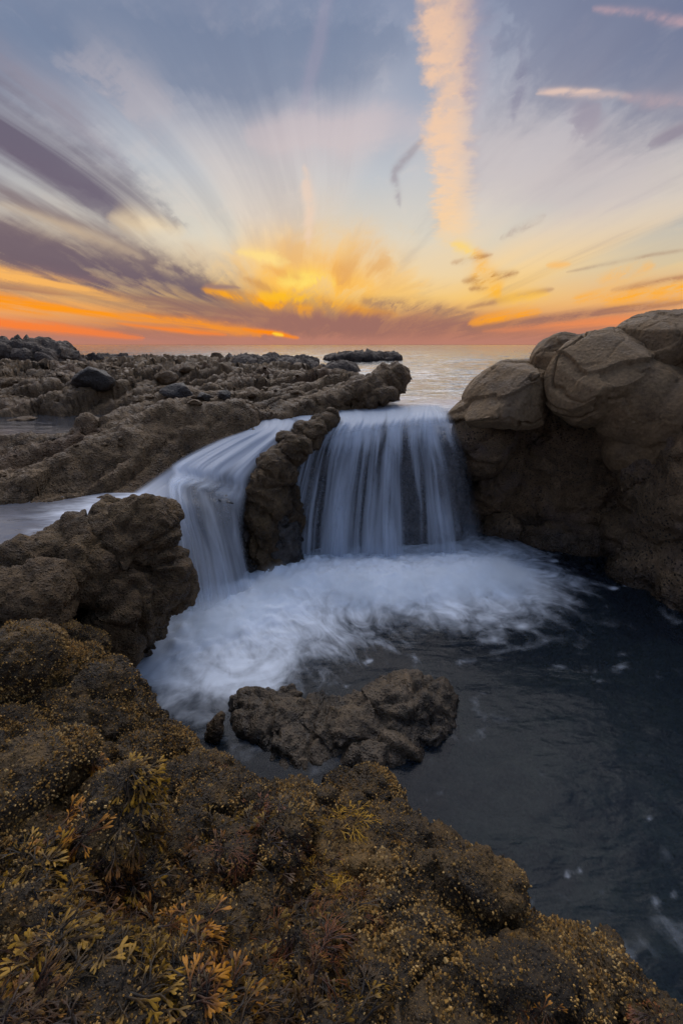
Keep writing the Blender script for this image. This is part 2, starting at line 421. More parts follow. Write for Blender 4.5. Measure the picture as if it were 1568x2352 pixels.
# ------------------------------------------------------------------ mesh helpers
def tag(o, label=None, cat=None, group=None, kind=None):
    if label: o['label'] = label
    if cat: o['category'] = cat
    if group: o['group'] = group
    if kind: o['kind'] = kind
    return o
def link(name, me, mat=None, parent=None, **k):
    o = bpy.data.objects.new(name, me); COL.objects.link(o)
    if mat is not None and me is not None and len(me.materials) == 0: me.materials.append(mat)
    if parent is not None: o.parent = parent
    return tag(o, **k)
def np_mesh(name, V, Fc, smooth=True, uv=None, attrs=None):
    """V (n,3), Fc (m,3|4)"""
    V = np.asarray(V, np.float32); Fc = np.asarray(Fc, np.int32); m, k = Fc.shape
    me = bpy.data.meshes.new(name)
    me.vertices.add(len(V)); me.vertices.foreach_set('co', V.ravel())
    me.loops.add(m * k); me.loops.foreach_set('vertex_index', Fc.ravel())
    me.polygons.add(m); me.polygons.foreach_set('loop_start', np.arange(m, dtype=np.int32) * k)
    me.polygons.foreach_set('use_smooth', np.full(m, smooth))
    if uv is not None:
        l = me.uv_layers.new(name='UVMap'); l.data.foreach_set('uv', np.asarray(uv, np.float32)[Fc.ravel()].ravel())
    for nm, a in (attrs or {}).items():
        at = me.attributes.new(nm, 'FLOAT', 'POINT'); at.data.foreach_set('value', np.asarray(a, np.float32))
    me.update(calc_edges=True); me.validate()
    return me
def grid_faces(nu, nv, off=0):
    i = np.arange(nu * nv, dtype=np.int32).reshape(nv, nu)
    return np.stack([i[:-1, :-1], i[:-1, 1:], i[1:, 1:], i[1:, :-1]], -1).reshape(-1, 4) + off
def co_of(me):
    a = np.empty(len(me.vertices) * 3, np.float32); me.vertices.foreach_get('co', a); return a.reshape(-1, 3)
def no_of(me):
    a = np.empty(len(me.vertices) * 3, np.float32); me.vertex_normals.foreach_get('vector', a); return a.reshape(-1, 3)
def set_co(me, V):
    me.vertices.foreach_set('co', np.asarray(V, np.float32).ravel()); me.update()
_ICO = {}
def ico(n):
    if n not in _ICO:
        bm = bmesh.new(); bmesh.ops.create_icosphere(bm, subdivisions=n, radius=1)
        bm.verts.ensure_lookup_table()
        _ICO[n] = (np.array([v.co for v in bm.verts], np.float32), np.array([[v.index for v in f.verts] for f in bm.faces], np.int32)); bm.free()
    return _ICO[n]
def rotm(rx, ry, rz):
    return np.array((Matrix.Rotation(R(rz), 3, 'Z') @ Matrix.Rotation(R(ry), 3, 'Y') @ Matrix.Rotation(R(rx), 3, 'X')), np.float32)
def blob(u, v, d, ru, rv, rd, rot=(0, 0, 0), box=0.):
    """lobe of a rock: centre from the plan, half sizes (plan units across and up, metres deep)"""
    c = P(u, v, d); dep = d * CP + (CAM_H - c.z) * SP; k = dep / FV
    return (tuple(c), (ru * k, rd, rv * k), rot, box)
def wblob(c, r, rot=(0, 0, 0), box=0.): return (c, r, rot, box)
def remesh(blobs, voxel, smooth=6, sf=.5):
    Vs, Fs, o = [], [], 0
    for c, r, rot, box in blobs:
        V, Fc = ico(4)
        if box:   # squarer lobes
            p = 1. / np.power((np.abs(V) ** (2 + 6 * box)).sum(1), 1 / (2 + 6 * box)); V = V * p[:, None]
        V = (V * np.array(r, np.float32)) @ rotm(*rot).T + np.array(c, np.float32)
        Vs.append(V); Fs.append(Fc + o); o += len(V)
    me = np_mesh('tmp', np.concatenate(Vs), np.concatenate(Fs))
    ob = bpy.data.objects.new('tmp', me); COL.objects.link(ob)
    m = ob.modifiers.new('r', 'REMESH'); m.mode = 'VOXEL'; m.voxel_size = voxel; m.use_smooth_shade = True
    if smooth:
        s = ob.modifiers.new('s', 'SMOOTH'); s.factor = sf; s.iterations = smooth
    bpy.context.view_layer.update()
    dg = bpy.context.evaluated_depsgraph_get()
    out = bpy.data.meshes.new_from_object(ob.evaluated_get(dg))
    bpy.data.objects.remove(ob); bpy.data.meshes.remove(me)
    out.polygons.foreach_set('use_smooth', np.ones(len(out.polygons), bool))
    return out
def displace(me, fn):
    V = co_of(me); N = no_of(me); d = fn(V, N)
    set_co(me, V + N * d[:, None] if d.ndim == 1 else V + d); return me
def rough_rock(seed, big=.06, bs=1.6, mid=.03, ms=5., lump=.014, ls=16., pit=0.):
    """crusted, broken rock: swells, broken ridges, knobs and pits"""
    def fn(V, N):
        q = V + np.stack([fbm3(V * bs * 1.4, 2, .5, seed + k) for k in (41, 42, 43)], 1) * .12
        d = fbm3(q * bs + seed, 3, .5, seed) * big * 1.5 + fbm3(q * ms * .7, 5, .6, seed + 5, ridged=True) * mid * 1.5
        c = np.abs(perlin3(q * ms * .55, seed + 8)); d -= sstep(c, .10, .0) * mid * .9        # clefts
        bed = (q @ rotm(18, -24, 10 + seed).T) * np.array((1., 1., 1.9), np.float32)           # broken along the bedding
        d += facets(bed * ms * .55, seed) * mid * .85 + facets(bed * ms * 1.5, seed + 1) * mid * .40
        if lump:
            w = worley3(V * ls + fbm3(V * 7, 2, .5, 3)[:, None] * .7, seed); d += (0.55 - w) * lump * .8
            w = worley3(V * ls * 2.6, seed + 1); d += (0.5 - w) * lump * .9
        if pit:
            w = worley3(q * 8., seed + 2); d -= sstep(w, .45, .12) * pit * 1.6 * sstep(fbm3(V * 2, 2, .5, 8), -.05, .15)
        return d
    return fn
def smooth_rock(seed, big=.07, bs=1.3, crack=.03, cs=1.2, fine=.006):
    def fn(V, N):
        q = V + fbm3(V * 1.7, 3, .5, seed + 3)[:, None] * .25
        d = fbm3(V * bs, 3, .45, seed) * big
        n1 = np.abs(perlin3(q * cs * np.array((1., .8, 1.3), np.float32), seed + 7))
        n2 = np.abs(perlin3(q * cs * 2.1, seed + 9))
        d -= sstep(n1, .022, .0) * crack * sstep(perlin3(V * 1.1, seed + 14), -.15, .25)
        d -= sstep(n2, .04, .0) * crack * .25 * (perlin3(V * .9, seed + 4) > .0)
        d += facets(q * np.array((1.3, 1.3, 1.8), np.float32), seed % 40) * .035 + facets(q * 3.6, seed % 40 + 1) * .008
        d += fbm3(V * 11., 4, .6, seed + 2) * fine
        w = worley3(V * 14., seed); d -= sstep(w, .30, .12) * .012 * sstep(perlin3(V * 1.5, seed + 6), .1, .35)
        return d
    return fn
def chisel(me, planes):
    """knock flat faces into a rock: (direction, depth as a share of its width that way)"""
    V = co_of(me)
    for d, f in planes:
        d = np.array(d, np.float32); d /= np.linalg.norm(d); k = V @ d; hi, lo = k.max(), k.min()
        V = V - np.maximum(k - (hi - f * (hi - lo)), 0)[:, None] * d * .8
    set_co(me, V)
def tps(pts):
    """thin-plate surface through (x, y, z) points -> function"""
    p = np.array(pts, np.float64); n = len(p)
    def U(r2): return np.where(r2 > 1e-12, .5 * r2 * np.log(np.maximum(r2, 1e-12)), 0)
    K = U(((p[:, None, :2] - p[None, :, :2]) ** 2).sum(-1)) + np.eye(n) * 2e-3
    A = np.zeros((n + 3, n + 3)); A[:n, :n] = K; A[:n, n] = 1; A[:n, n + 1:] = p[:, :2]; A[n, :n] = 1; A[n + 1:, :n] = p[:, :2].T
    w = np.linalg.solve(A, np.concatenate([p[:, 2], np.zeros(3)]))
    def f(x, y):
        x = np.asarray(x, np.float64); sh = x.shape; x = x.ravel(); y = np.asarray(y, np.float64).ravel()
        z = w[n] + w[n + 1] * x + w[n + 2] * y
        for i in range(n): z = z + w[i] * U((x - p[i, 0]) ** 2 + (y - p[i, 1]) ** 2)
        return z.reshape(sh)
    return f
def poly_dist(x, y, pts, cap_idx=None):
    """unsigned distance to a polyline, and parameter along it"""
    best = np.full(x.shape, 1e9); par = np.zeros(x.shape); side = np.zeros(x.shape)
    for i, (a, b) in enumerate(zip(pts[:-1], pts[1:])):
        vx, vy = b[0] - a[0], b[1] - a[1]; l2 = vx * vx + vy * vy
        k = np.clip(((x - a[0]) * vx + (y - a[1]) * vy) / l2, 0, 1)
        ex, ey = x - a[0] - k * vx, y - a[1] - k * vy; d = np.hypot(ex, ey)
        m = d < best; best = np.where(m, d, best); par = np.where(m, i + k, par)
        side = np.where(m, np.sign(vx * (y - a[1]) - vy * (x - a[0])), side)
    return best, par, side

# ------------------------------------------------------------------ materials
def new_mat(name):
    m = bpy.data.materials.new(name); m.use_nodes = True; return m, T(m.node_tree)
def rock_mat(name, dark, mid, light, scale=3., grain=60., bumpd=.02, rough=.75, speck=None, speck_amt=.0, speck_scale=90., wet=0., tint=None, tint_amt=.4, tint_scale=2.2, spec=.35, band=None):
    m, t = new_mat(name); p = t.pos()
    n1 = t.noise(p, scale, 5., .62, .3); n2 = t.noise(p, grain, 4., .7)
    n3 = t.noise(p, scale * 6, 4., .6)
    c = t.ramp(n1 * .55 + n3 * .45, [(.36, dark), (.5, mid), (.64, light)], 'LINEAR')
    c = t.mix(t.sm(t.noise(p, scale * .45, 3., .6, .6), .52, .70) * .5, c, dark)
    c = t.mix(t.sm(n2, .3, .75), t.mix(.42, c, (0, 0, 0)), t.mix(.15, c, light))
    if tint:
        c = t.mix(t.sm(t.noise(p, tint_scale, 4., .6, .4), .50, .68) * tint_amt * t.sm(n2, .25, .6), c, tint)
    v = t.voro(p, grain * .8)
    h = n2 * .6 + n3 * .8 + t.sm(v, .0, .6) * -.5
    if speck:
        vs = t.voro(p, speck_scale); r = t.sm(vs, .34, .18) * t.sm(t.noise(p, 1.9, 3., .55), .56 - speck_amt * .3, .66)
        c = t.mix(r, c, speck); h = h + r * .5
    rg = t.sm(n3, .3, .7, rough - .12 - wet * .35, rough + .1 - wet * .2)
    if band is not None:      # soaked tide band just above the pool
        z = t.sep(p)[2]; k = t.sm(z + (n1 - .5) * .35 + (n3 - .5) * .15, band + .10, band - .04)
        c = t.mix(k * .55, c, (.006, .005, .005)); rg = rg * (1.0 - k * .62)
    t.out(t.bsdf(c, rg, t.bump(h, 1., bumpd), spec))
    return m
M_SAND = rock_mat('sandstone', (0.1193, 0.07275, 0.03393), (0.2147, 0.1382, 0.06728), (0.2783, 0.1856, 0.09649), 1.4, 34., .007, .78, tint=(.085, .062, .042), tint_amt=.55, tint_scale=1.1)
M_CLIFF = rock_mat('cliff_rock', (0.07208, 0.04617, 0.02334), (0.1658, 0.1055, 0.05304), (0.2739, 0.1781, 0.09337), 2.0, 60., .018, .7, band=.16, speck=(.008, .007, .007), speck_amt=1.0, speck_scale=30., tint=(.15, .12, .12), tint_amt=.35)
M_SHELF = rock_mat('shelf_rock', (0.05724, 0.03282, 0.0146), (0.1526, 0.09428, 0.0438), (0.2519, 0.1641, 0.08143), 2.2, 55., .025, .72, wet=.25, tint=(.10, .042, .016), tint_amt=.45, tint_scale=1.0)
M_CRUST = rock_mat('crusted_rock', (0.02862, 0.01688, 0.007488), (0.09858, 0.05936, 0.02621), (0.1844, 0.1164, 0.05382), 3.2, 75., .020, .75, band=.08, tint=(.20, .13, .05), tint_amt=.25)
M_REEF = rock_mat('reef_rock', (0.0112, 0.008, 0.0056), (0.044, 0.0296, 0.0152), (0.12, 0.076, 0.0304), 4.0, 95., .014, .7, speck=(.27, .155, .045), speck_amt=1.6, speck_scale=150., band=.10, tint=(.23, .13, .035), tint_amt=.6, tint_scale=3.)
M_POOLROCK = rock_mat('wet_pool_rock', (.030, .022, .014), (.092, .066, .040), (.18, .130, .082), 3.6, 75., .012, .70, wet=.2, band=.0, spec=.35, tint=(.20, .13, .06), tint_amt=.35)
M_WET = rock_mat('wet_dark_rock', (.014, .011, .009), (.035, .027, .020), (.07, .052, .038), 4.0, 70., .008, .45, wet=.6, spec=.5)
M_STONE = rock_mat('grey_stone', (.045, .042, .042), (.085, .078, .074), (.13, .118, .108), 2.6, 80., .004, .6)
M_FAR = rock_mat('far_rock', (.040, .030, .024), (.085, .064, .048), (.14, .105, .078), 1.2, 14., .04, .75)

# ------------------------------------------------------------------ the rock shelf on the left (one rocky terrain)
def xyz(u, v, d): p = P(u, v, d); return (p.x, p.y, p.z)
def xyz_z(u, v, z): p = PZ(u, v, z); return (p.x, p.y, p.z)
SH = [  # survey points of the shelf (plan u, v, distance)
    (-60, 1130, 3.75), (20, 1125, 3.7), (100, 1150, 3.55), (110, 1190, 3.35), (-80, 1250, 3.0),
    (180, 1165, 3.5), (300, 1150, 3.6), (150, 1080, 3.95), (200, 1045, 4.15), (290, 1000, 4.45), (400, 957, 4.9), (480, 945, 5.05), (560, 950, 5.1),
    (250, 1110, 3.8), (340, 1090, 3.95), (430, 1040, 4.3), (500, 1000, 4.65),
    (60, 1080, 4.15), (140, 1040, 4.6), (240, 985, 5.0), (330, 955, 5.5), (0, 1075, 4.3), (-120, 1050, 4.4),
    (-60, 1020, 4.9), (60, 1015, 4.95),
        (-100, 930, 6.9), (0, 930, 6.9), (120, 925, 6.9), (220, 920, 6.9), (0, 900, 7.6), (150, 896, 7.8), (300, 900, 7.2),
    (350, 920, 6.3), (450, 915, 6.2), (560, 915, 6.2), (600, 925, 5.7), (520, 895, 7.2), (650, 890, 7.4), (750, 880, 7.6), (820, 888, 6.9),
    (0, 870, 9.5), (150, 868, 9.5), (300, 872, 9.2), (450, 872, 9.0), (600, 868, 9.3), (700, 872, 8.8),
    (0, 850, 13), (200, 850, 13), (350, 842, 14), (500, 842, 14), (580, 852, 12.5), (-400, 850, 13),
    (300, 838, 17), (450, 832, 18), (520, 834, 18), (0, 838, 18), (-500, 836, 18),
    (690, 936, 5.5), (600, 948, 5.3)]
sp = [xyz(*p) for p in SH]
sp += [(*tuple(PZ(u, v, TIDEPOOL))[:2], TIDEPOOL - .14) for u, v in ((0, 990), (120, 988), (200, 975), (-150, 990), (0, 965), (150, 962), (250, 958), (-150, 965), (310, 955))]
sp += [(-9, 4, 1.3), (-9, 7, 1.6), (-5.5, 3.2, 1.2), (-16, 12, 1.7), (-.2, 11, 1.25), (.6, 9.6, 1.2), (1.2, 8.2, 1.15), (-1.5, 17, 1.2), (-3, 24, 1.2), (-12, 26, 1.35), (-24, 24, 1.5), (-18, 36, 1.0), (-4, 36, 1.0)]
shelf_z = tps(sp)
def ridge_noise(x, y):
    # strata run from lower left to upper right
    c, s = math.cos(R(38)), math.sin(R(38)); a = x * c + y * s; b = -x * s + y * c
    far = sstep(y, 5.5, 9.)
    w = fbm2(a * .45, b * .6, 3, .5, 20) * .8
    r = 1 - np.abs(perlin2(a * .28, b * 1.5 + w, 21)) * 2
    r2 = 1 - np.abs(perlin2(a * .6 + 3, b * 3.6 + w * 2, 22)) * 2
    z = (r - .45) * (.04 + .04 * far) + (r2 - .45) * (.02 + .02 * far)
    # ledges: each one breaks off steeply towards the cascade and dips away behind
    for f, am, sd in ((1.15, .22, 25), (2.7, .10, 26)):
        ph = b * f + fbm2(a * .5, b * .5, 3, .55, sd) * 1.6; fr = ph - np.floor(ph)
        saw = (1 - fr) * sstep(fr, 0., .12) - .45
        z = z + saw * am * (.55 + .6 * far) * (.45 + 1.1 * sstep(perlin2(a * .55, b * .9, sd + 5), -.4, .4))
    z += fbm2(x * 2.1, y * 2.1, 4, .55, 23) * (.03 + .05 * far)
    z += (np.abs(fbm2(x * 4.5, y * 4.5, 4, .6, 24)) - .12) * (.03 + .04 * far)
    return z
RIDGES = [([(140, 1090, 3.9), (165, 1062, 4.05), (220, 1028, 4.25), (290, 992, 4.5), (400, 952, 4.95), (560, 944, 5.15)], .10, .17),
          ([(-80, 1085, 4.2), (0, 1066, 4.35), (140, 1026, 4.65), (240, 980, 5.05), (330, 948, 5.55), (430, 922, 6.1)], .09, .15),
          ([(200, 990, 4.95), (300, 940, 6.0), (400, 905, 6.9)], .06, .07),
          ([(330, 962, 5.2), (430, 938, 5.6), (560, 920, 6.0)], .06, .10),
          ([(-100, 935, 6.8), (80, 930, 6.8), (240, 925, 6.8), (330, 905, 7.2)], .12, .22),
          ([(300, 880, 8.6), (450, 878, 8.5), (560, 868, 9.2)], .12, .2),
          ([(-300, 1012, 5.0), (-60, 1012, 4.95), (100, 1008, 4.98), (190, 995, 5.0)], .07, .14),
          ([(-60, 1130, 3.7), (60, 1118, 3.75), (110, 1140, 3.6)], .08, .2)]
def build_shelf():
    # rows get coarser with distance from the shore where one stands
    ys = [2.75]
    while ys[-1] < 38: ys.append(ys[-1] + max(.014, (ys[-1] - 1.0) * .0052))
    ys = np.array(ys); nv = len(ys); nu = 620
    sgrid = np.linspace(-1.15, .22, nu)
    Y = np.repeat(ys[:, None], nu, 1); X = sgrid[None, :] * (Y + .6) 
    Z = shelf_z(X, Y) + ridge_noise(X, Y)
    for pts, h, wd in RIDGES:
        pl_ = [tuple(P(*q))[:2] for q in pts]; dd, pa, si = poly_dist(X, Y, pl_)
        dd = dd + fbm2(X * 2.2, Y * 2.2, 3, .5, 66) * wd * .8
        e = np.exp(-(dd / wd) ** 2); foot = np.exp(-((dd * np.where(si < 0, 1, 9) - wd * 1.6) / (wd * .8)) ** 2) * (si < 0)
        Z = Z + h * e - h * 1.1 * foot
    # outside the shelf: sink below the cascade and the sea
    edge = [(.75, 7.2), (.62, 6.4), (.30, 5.75), (-.35, 5.5), (-.98, 5.22), (-1.10, 4.95), (-1.28, 4.55), (-1.52, 4.15), (-1.72, 3.85), (-1.95, 3.55), (-2.2, 3.2), (-2.3, 2.2)]
    edge = [(.9, 12.)] + edge
    d, par, side = poly_dist(X, Y, edge)
    sd = d * side + fbm2(X * 3, Y * 3, 3, .5, 40) * .10     # + = towards the water
    drop = sstep(sd, -.02, .45) * .75 + sstep(sd, .35, .6) * 1.2
    Z = Z - np.where((Y < 7.2) | (X > 0), drop, 0)
    # bed of the side stream that feeds the milky pool
    bp = [P(*q) for q in ((500, 1050, 4.4), (455, 1062, 4.3), (392, 1106, 3.96), (325, 1156, 3.47), (250, 1196, 3.06), (150, 1225, 2.85))]
    dd, pa, si = poly_dist(X, Y, [(q.x, q.y) for q in bp]); zz = np.interp(pa, range(len(bp)), [q.z for q in bp]) - .10
    kk = sstep(dd, .42, .20); Z = Z * (1 - kk) + np.minimum(Z, zz) * kk
    V = np.stack([X, Y, Z], -1).reshape(-1, 3)
    me = np_mesh('rock_shelf', V, grid_faces(nu, nv))
    def fn(V, N):
        k = np.clip((V[:, 1] - 1) * .25, .7, 2.5)
        s = 1 / k
        q = V + fbm3(V * 2.5, 2, .5, 77)[:, None] * .12
        nr = .30 + .30 * sstep(V[:, 1], 5.2, 7.5)
        d = (0.5 - worley3(q * (8. * s)[:, None], 4)) * .025 * k * nr + (0.5 - worley3(V * (23. * s)[:, None], 5)) * .024 * k * (.5 + .5 * nr)
        d += fbm3(q * np.array((1.6, 1.6, 2.6), np.float32), 5, .6, 9, ridged=True) * .05 * k * (.4 + .6 * nr) + fbm3(V * 9., 4, .62, 12, ridged=True) * .018
        bed = (q @ rotm(12, -14, -42).T) * np.array((.7, 1.2, 2.4), np.float32)
        d += facets(bed * (2.4 * s)[:, None], 61) * .036 * k * (.35 + nr) + facets(bed * (6.5 * s)[:, None], 62) * .022 * k * (.4 + nr)
        c = np.abs(perlin3(q * 2.2, 19)); d -= sstep(c, .07, 0.) * .06 * k * nr
        return d
    displace(me, fn)
    return link('rock_shelf', me, M_SHELF, kind='structure')
shelf = build_shelf()

# ------------------------------------------------------------------ foreground reef
EDGE_UVZ = [(-40, 1500, .40), (150, 1480, .30), (300, 1530, .22), (345, 1640, .16), (400, 1695, .14), (470, 1745, .14), (560, 1778, .16), (640, 1800, .14), (730, 1822, .16), (830, 1850, .18),
            (925, 1880, .22), (1000, 1905, .25), (1095, 1965, .30), (1150, 2010, .30), (1210, 2065, .32), (1300, 2115, .34), (1400, 2185, .36), (1470, 2265, .38), (1530, 2330, .40), (1600, 2420, .40), (1700, 2560, .40)]
EDGE = [tuple(PZ(*e))[:2] for e in EDGE_UVZ]
TOPS = [(e[0], e[1] + 14, e[2] + .0) for e in EDGE_UVZ[1:]] + [
    (0, 1560, .72), (150, 1600, .58), (250, 1650, .44), (0, 1700, .74), (200, 1760, .58), (330, 1740, .42), (430, 1790, .40),
    (0, 1850, .82), (150, 1880, .76), (270, 1830, .66), (380, 1830, .48), (260, 1960, .72), (520, 1850, .34), (640, 1880, .34), (760, 1900, .36), (880, 1950, .40), (1000, 2000, .40),
    (420, 1960, .52), (600, 1990, .48), (740, 2020, .48), (0, 2050, .86), (200, 2100, .80), (400, 2120, .66), (600, 2130, .58), (800, 2120, .54), (950, 2130, .48), (1100, 2150, .50), (1220, 2190, .50), (1330, 2250, .48),
    (100, 2250, .90), (400, 2280, .80), (700, 2280, .68), (950, 2280, .60), (1200, 2300, .56), (1400, 2340, .48), (700, 2400, .74), (200, 2420, .95), (1200, 2430, .6)]
tp = [xyz_z(*p) for p in TOPS] + [(-2.4, 1.6, .95), (-2.6, .8, 1.0), (-1.5, .1, 1.0), (0, 0, .85), (1., .0, .6), (-2.2, 2.4, 1.0)]
reef_top = tps(tp)
def reef_z(x, y):
    z = reef_top(x, y) + fbm2(x * 2.6, y * 2.6, 3, .5, 61) * .11 + (.35 - np.abs(perlin2(x * 2.3 + y, y * 3.4 - x, 63))) * .10
    d, par, side = poly_dist(x, y, EDGE)
    sd = d * side + fbm2(x * 5, y * 5, 3, .55, 62) * .05
    drop = sstep(sd, -.03, .22) * .5 + np.clip(sd, 0, 3) * 1.1
    return np.maximum(z - drop, -.9), sd
def build_reef():
    xs = np.arange(-2.9, 1.35, .0075); ys = np.arange(.12, 2.9, .0075)
    X, Y = np.meshgrid(xs, ys); Z, sd = reef_z(X, Y)
    V = np.stack([X, Y, Z], -1).reshape(-1, 3)
    me = np_mesh('foreground_reef', V, grid_faces(len(xs), len(ys)))
    def fn(V, N):
        q = V + fbm3(V * 6, 2, .5, 70)[:, None] * .04
        d = (.5 - worley3(q * 5.5, 6)) * .05 + (.5 - worley3(q * 15, 7)) * .034 + (.5 - worley3(q * 46, 8)) * .012
        d += fbm3(q * 3.8, 5, .6, 71, ridged=True) * .05
        d += facets(q * np.array((3.4, 3.4, 5.), np.float32), 63) * .040 + facets(q * 9., 64) * .016
        c = np.abs(perlin3(q * 4., 72)); d -= sstep(c, .08, 0.) * .035
        return d
    displace(me, fn)
    return link('foreground_reef', me, M_REEF, kind='structure')
reef = build_reef()

from mathutils.bvhtree import BVHTree
def bvh_of(objs):
    Vs, Ps, o = [], [], 0
    for ob in objs:
        me = ob.data; V = co_of(me); n = len(me.polygons)
        ls = np.empty(n, np.int32); me.polygons.foreach_get('loop_start', ls); lt = np.empty(n, np.int32); me.polygons.foreach_get('loop_total', lt)
        li = np.empty(len(me.loops), np.int32); me.loops.foreach_get('vertex_index', li)
        q = ls[lt == 4]; Ps += (np.stack([li[q + k] for k in range(4)], 1) + o).tolist()
        q = ls[lt == 3]; Ps += (np.stack([li[q + k] for k in range(3)], 1) + o).tolist()
        Vs.append(V); o += len(V)
    return BVHTree.FromPolygons(np.concatenate(Vs).tolist(), Ps)
CAMP = Vector((0, 0, CAM_H))
def hit(bvh, u, v):
    return bvh.ray_cast(CAMP, Vector(ray(u, v)).normalized())[:2]
B_BARE = bvh_of([reef])
def rb(u, v, ru, rv, rd, rot=(0, 0, 0)):
    # a lobe half sunk in the reef
    p, n = hit(B_BARE, u, v + rv * .55)
    return blob(u, v, (p.y if p is not None else 1.5) + rd * .25, ru, rv, rd, rot)
# ------------------------------------------------------------------ single rocks
def rock(name, blobs, voxel, fn, mat, label, cat='rock', smooth=6, group=None, parent=None, cut=()):
    me = remesh(blobs, voxel, smooth); me.name = name; chisel(me, cut); displace(me, fn)
    return link(name, me, mat, parent, label=label, cat=cat, group=group)
b = blob
rock('boulder', [b(300, 1240, 3.0, 75, 85, .28), b(350, 1215, 3.02, 45, 70, .22), b(250, 1175, 3.1, 22, 22, .14), b(385, 1330, 2.95, 35, 75, .2), b(200, 1300, 2.75, 75, 70, .3),
                 b(90, 1285, 2.72, 80, 45, .25), b(310, 1380, 2.8, 70, 100, .3), b(260, 1460, 2.6, 70, 70, .25), b(0, 1310, 2.7, 60, 55, .25), b(215, 1262, 2.92, 62, 52, .2), b(130, 1278, 2.82, 70, 44, .2), b(330, 1195, 3.05, 62, 48, .24), b(270, 1215, 3.02, 50, 52, .22), b(40, 1300, 2.75, 60, 48, .2), b(-90, 1330, 2.7, 90, 60, .3), b(70, 1284, 2.62, 80, 44, .22), b(125, 1270, 2.72, 66, 46, .22), b(190, 1250, 2.84, 50, 46, .2), b(230, 1440, 2.85, 110, 110, .25)],
     .017, rough_rock(3, .07, 2.2, .05, 4.5, .020, 13., .02), M_CRUST, 'big crusted brown boulder with a flat knob top beside the narrow left cascade', 'boulder')
rock('boulder', [b(70, 1365, 2.25, 75, 62, .24), b(10, 1400, 2.2, 60, 70, .24), b(90, 1420, 2.2, 50, 40, .2), b(-70, 1400, 2.2, 70, 70, .3)],
     .014, rough_rock(5, .05, 2.4, .03, 6, .016, 16.), M_CRUST, 'rounded brown boulder at the left picture edge above the ochre reef', 'boulder')
for i, (bl, lb) in enumerate([
    ([rb(240, 1580, 62, 56, .15), rb(280, 1612, 44, 46, .13)], 'round barnacled knob of rock nearest the foam edge'),
    ([rb(185, 1500, 58, 46, .15), rb(150, 1535, 64, 46, .16)], 'dome shaped brown rock just below the large left boulder'),
    ([rb(205, 1640, 74, 42, .15), rb(275, 1655, 44, 38, .12)], 'low lumpy rock beneath the round barnacled knob'),
    ([rb(40, 1520, 84, 80, .2), rb(100, 1480, 64, 50, .18)], 'ochre encrusted rock on the left edge below the rounded boulder'),
    ([b(840, 1822, 1.70, 76, 46, .13), b(890, 1850, 1.64, 40, 30, .10), b(790, 1810, 1.73, 44, 28, .10)], 'dark pitted rock at the pool edge beside yellow seaweed'),
    ([rb(668, 1900, 50, 46, .09), rb(650, 1935, 44, 38, .08)], 'tan barnacled stone framed by seaweed in the foreground reef'),
    ([rb(262, 1880, 62, 110, .16, (0, 12, 0)), rb(300, 1930, 46, 84, .12), rb(220, 1845, 38, 50, .12)], 'tall barnacle speckled boulder between two orange seaweed clumps'),
    ([rb(370, 1722, 80, 40, .14, (0, 18, 0)), rb(300, 1745, 60, 36, .12, (0, -14, 0))], 'humped barnacled ridge above the olive seaweed clump'),
    ([rb(60, 1790, 90, 60, .16, (0, -24, 0)), rb(140, 1740, 70, 44, .14, (0, -24, 0))], 'sloping ochre barnacled back at the left picture edge'),
    ([rb(1130, 2030, 70, 40, .09, (0, 20, 0)), rb(1060, 2010, 50, 36, .08)], 'rounded barnacled shoulder at the pool rim right of centre')]):
    rock('reef_rock', bl, .0085, rough_rock(20 + i, .03, 4., .018, 9., .009, 34.), M_REEF, lb, 'rock', 4)
# rock in the middle of the pool
pr = rock('pool_rock', [b(620, 1622, 2.26, 84, 34, .18), b(940, 1622, 2.30, 104, 58, .26, (0, 10, 0)), b(1000, 1600, 2.36, 40, 44, .16), b(800, 1640, 2.2, 120, 34, .2), b(680, 1700, 2.04, 92, 34, .15), b(570, 1608, 2.32, 36, 28, .12), b(655, 1582, 2.38, 30, 22, .1), b(740, 1600, 2.34, 26, 22, .08), b(850, 1685, 2.08, 110, 30, .16), b(720, 1752, 1.96, 40, 20, .08)],
     .0115, rough_rock(7, .04, 3.4, .045, 6.5, .012, 22., .02), M_POOLROCK, 'low dark rock breaking the surface in the middle of the pool', 'rock', 3)
pr.location.z = -.085
rock('pool_stone', [b(497, 1672, 2.1, 15, 32, .06, (0, 14, 0)), b(488, 1690, 2.1, 14, 20, .06)], .008, rough_rock(8, .02, 5, .01, 12, .008, 40.), M_CRUST, 'small upright stone left of the dark pool rock', 'stone', 3)
# slanted ridge between the two falls
rock('divider_rock', [b(738, 978, 4.97, 32, 18, .12, (0, -40, 0)), b(705, 1006, 4.78, 40, 22, .13, (0, -42, 0)), b(668, 1042, 4.55, 44, 28, .15, (0, -45, 0)), b(636, 1085, 4.38, 38, 46, .16, (0, -24, 0)), b(614, 1140, 4.26, 36, 60, .17, (0, -10, 0)), b(600, 1200, 4.2, 32, 62, .17), b(600, 1255, 4.16, 30, 50, .16), b(614, 1300, 4.16, 28, 40, .16), b(650, 1150, 4.5, 36, 90, .16, (0, -14, 0)),
                      b(762, 958, 5.04, 7, 14, .05, (0, -30, 0)), b(728, 966, 4.98, 8, 13, .05, (0, -30, 0)), b(694, 988, 4.86, 9, 16, .06, (0, -30, 0)), b(660, 1014, 4.68, 9, 17, .06, (0, -30, 0)), b(632, 1044, 4.5, 9, 16, .06, (0, -30, 0))],
     .0145, rough_rock(9, .035, 2.6, .045, 5.5, .013, 18., .02), M_CRUST, 'long slanted crusted rock ridge dividing the left cascade from the main fall', 'rock', 3)
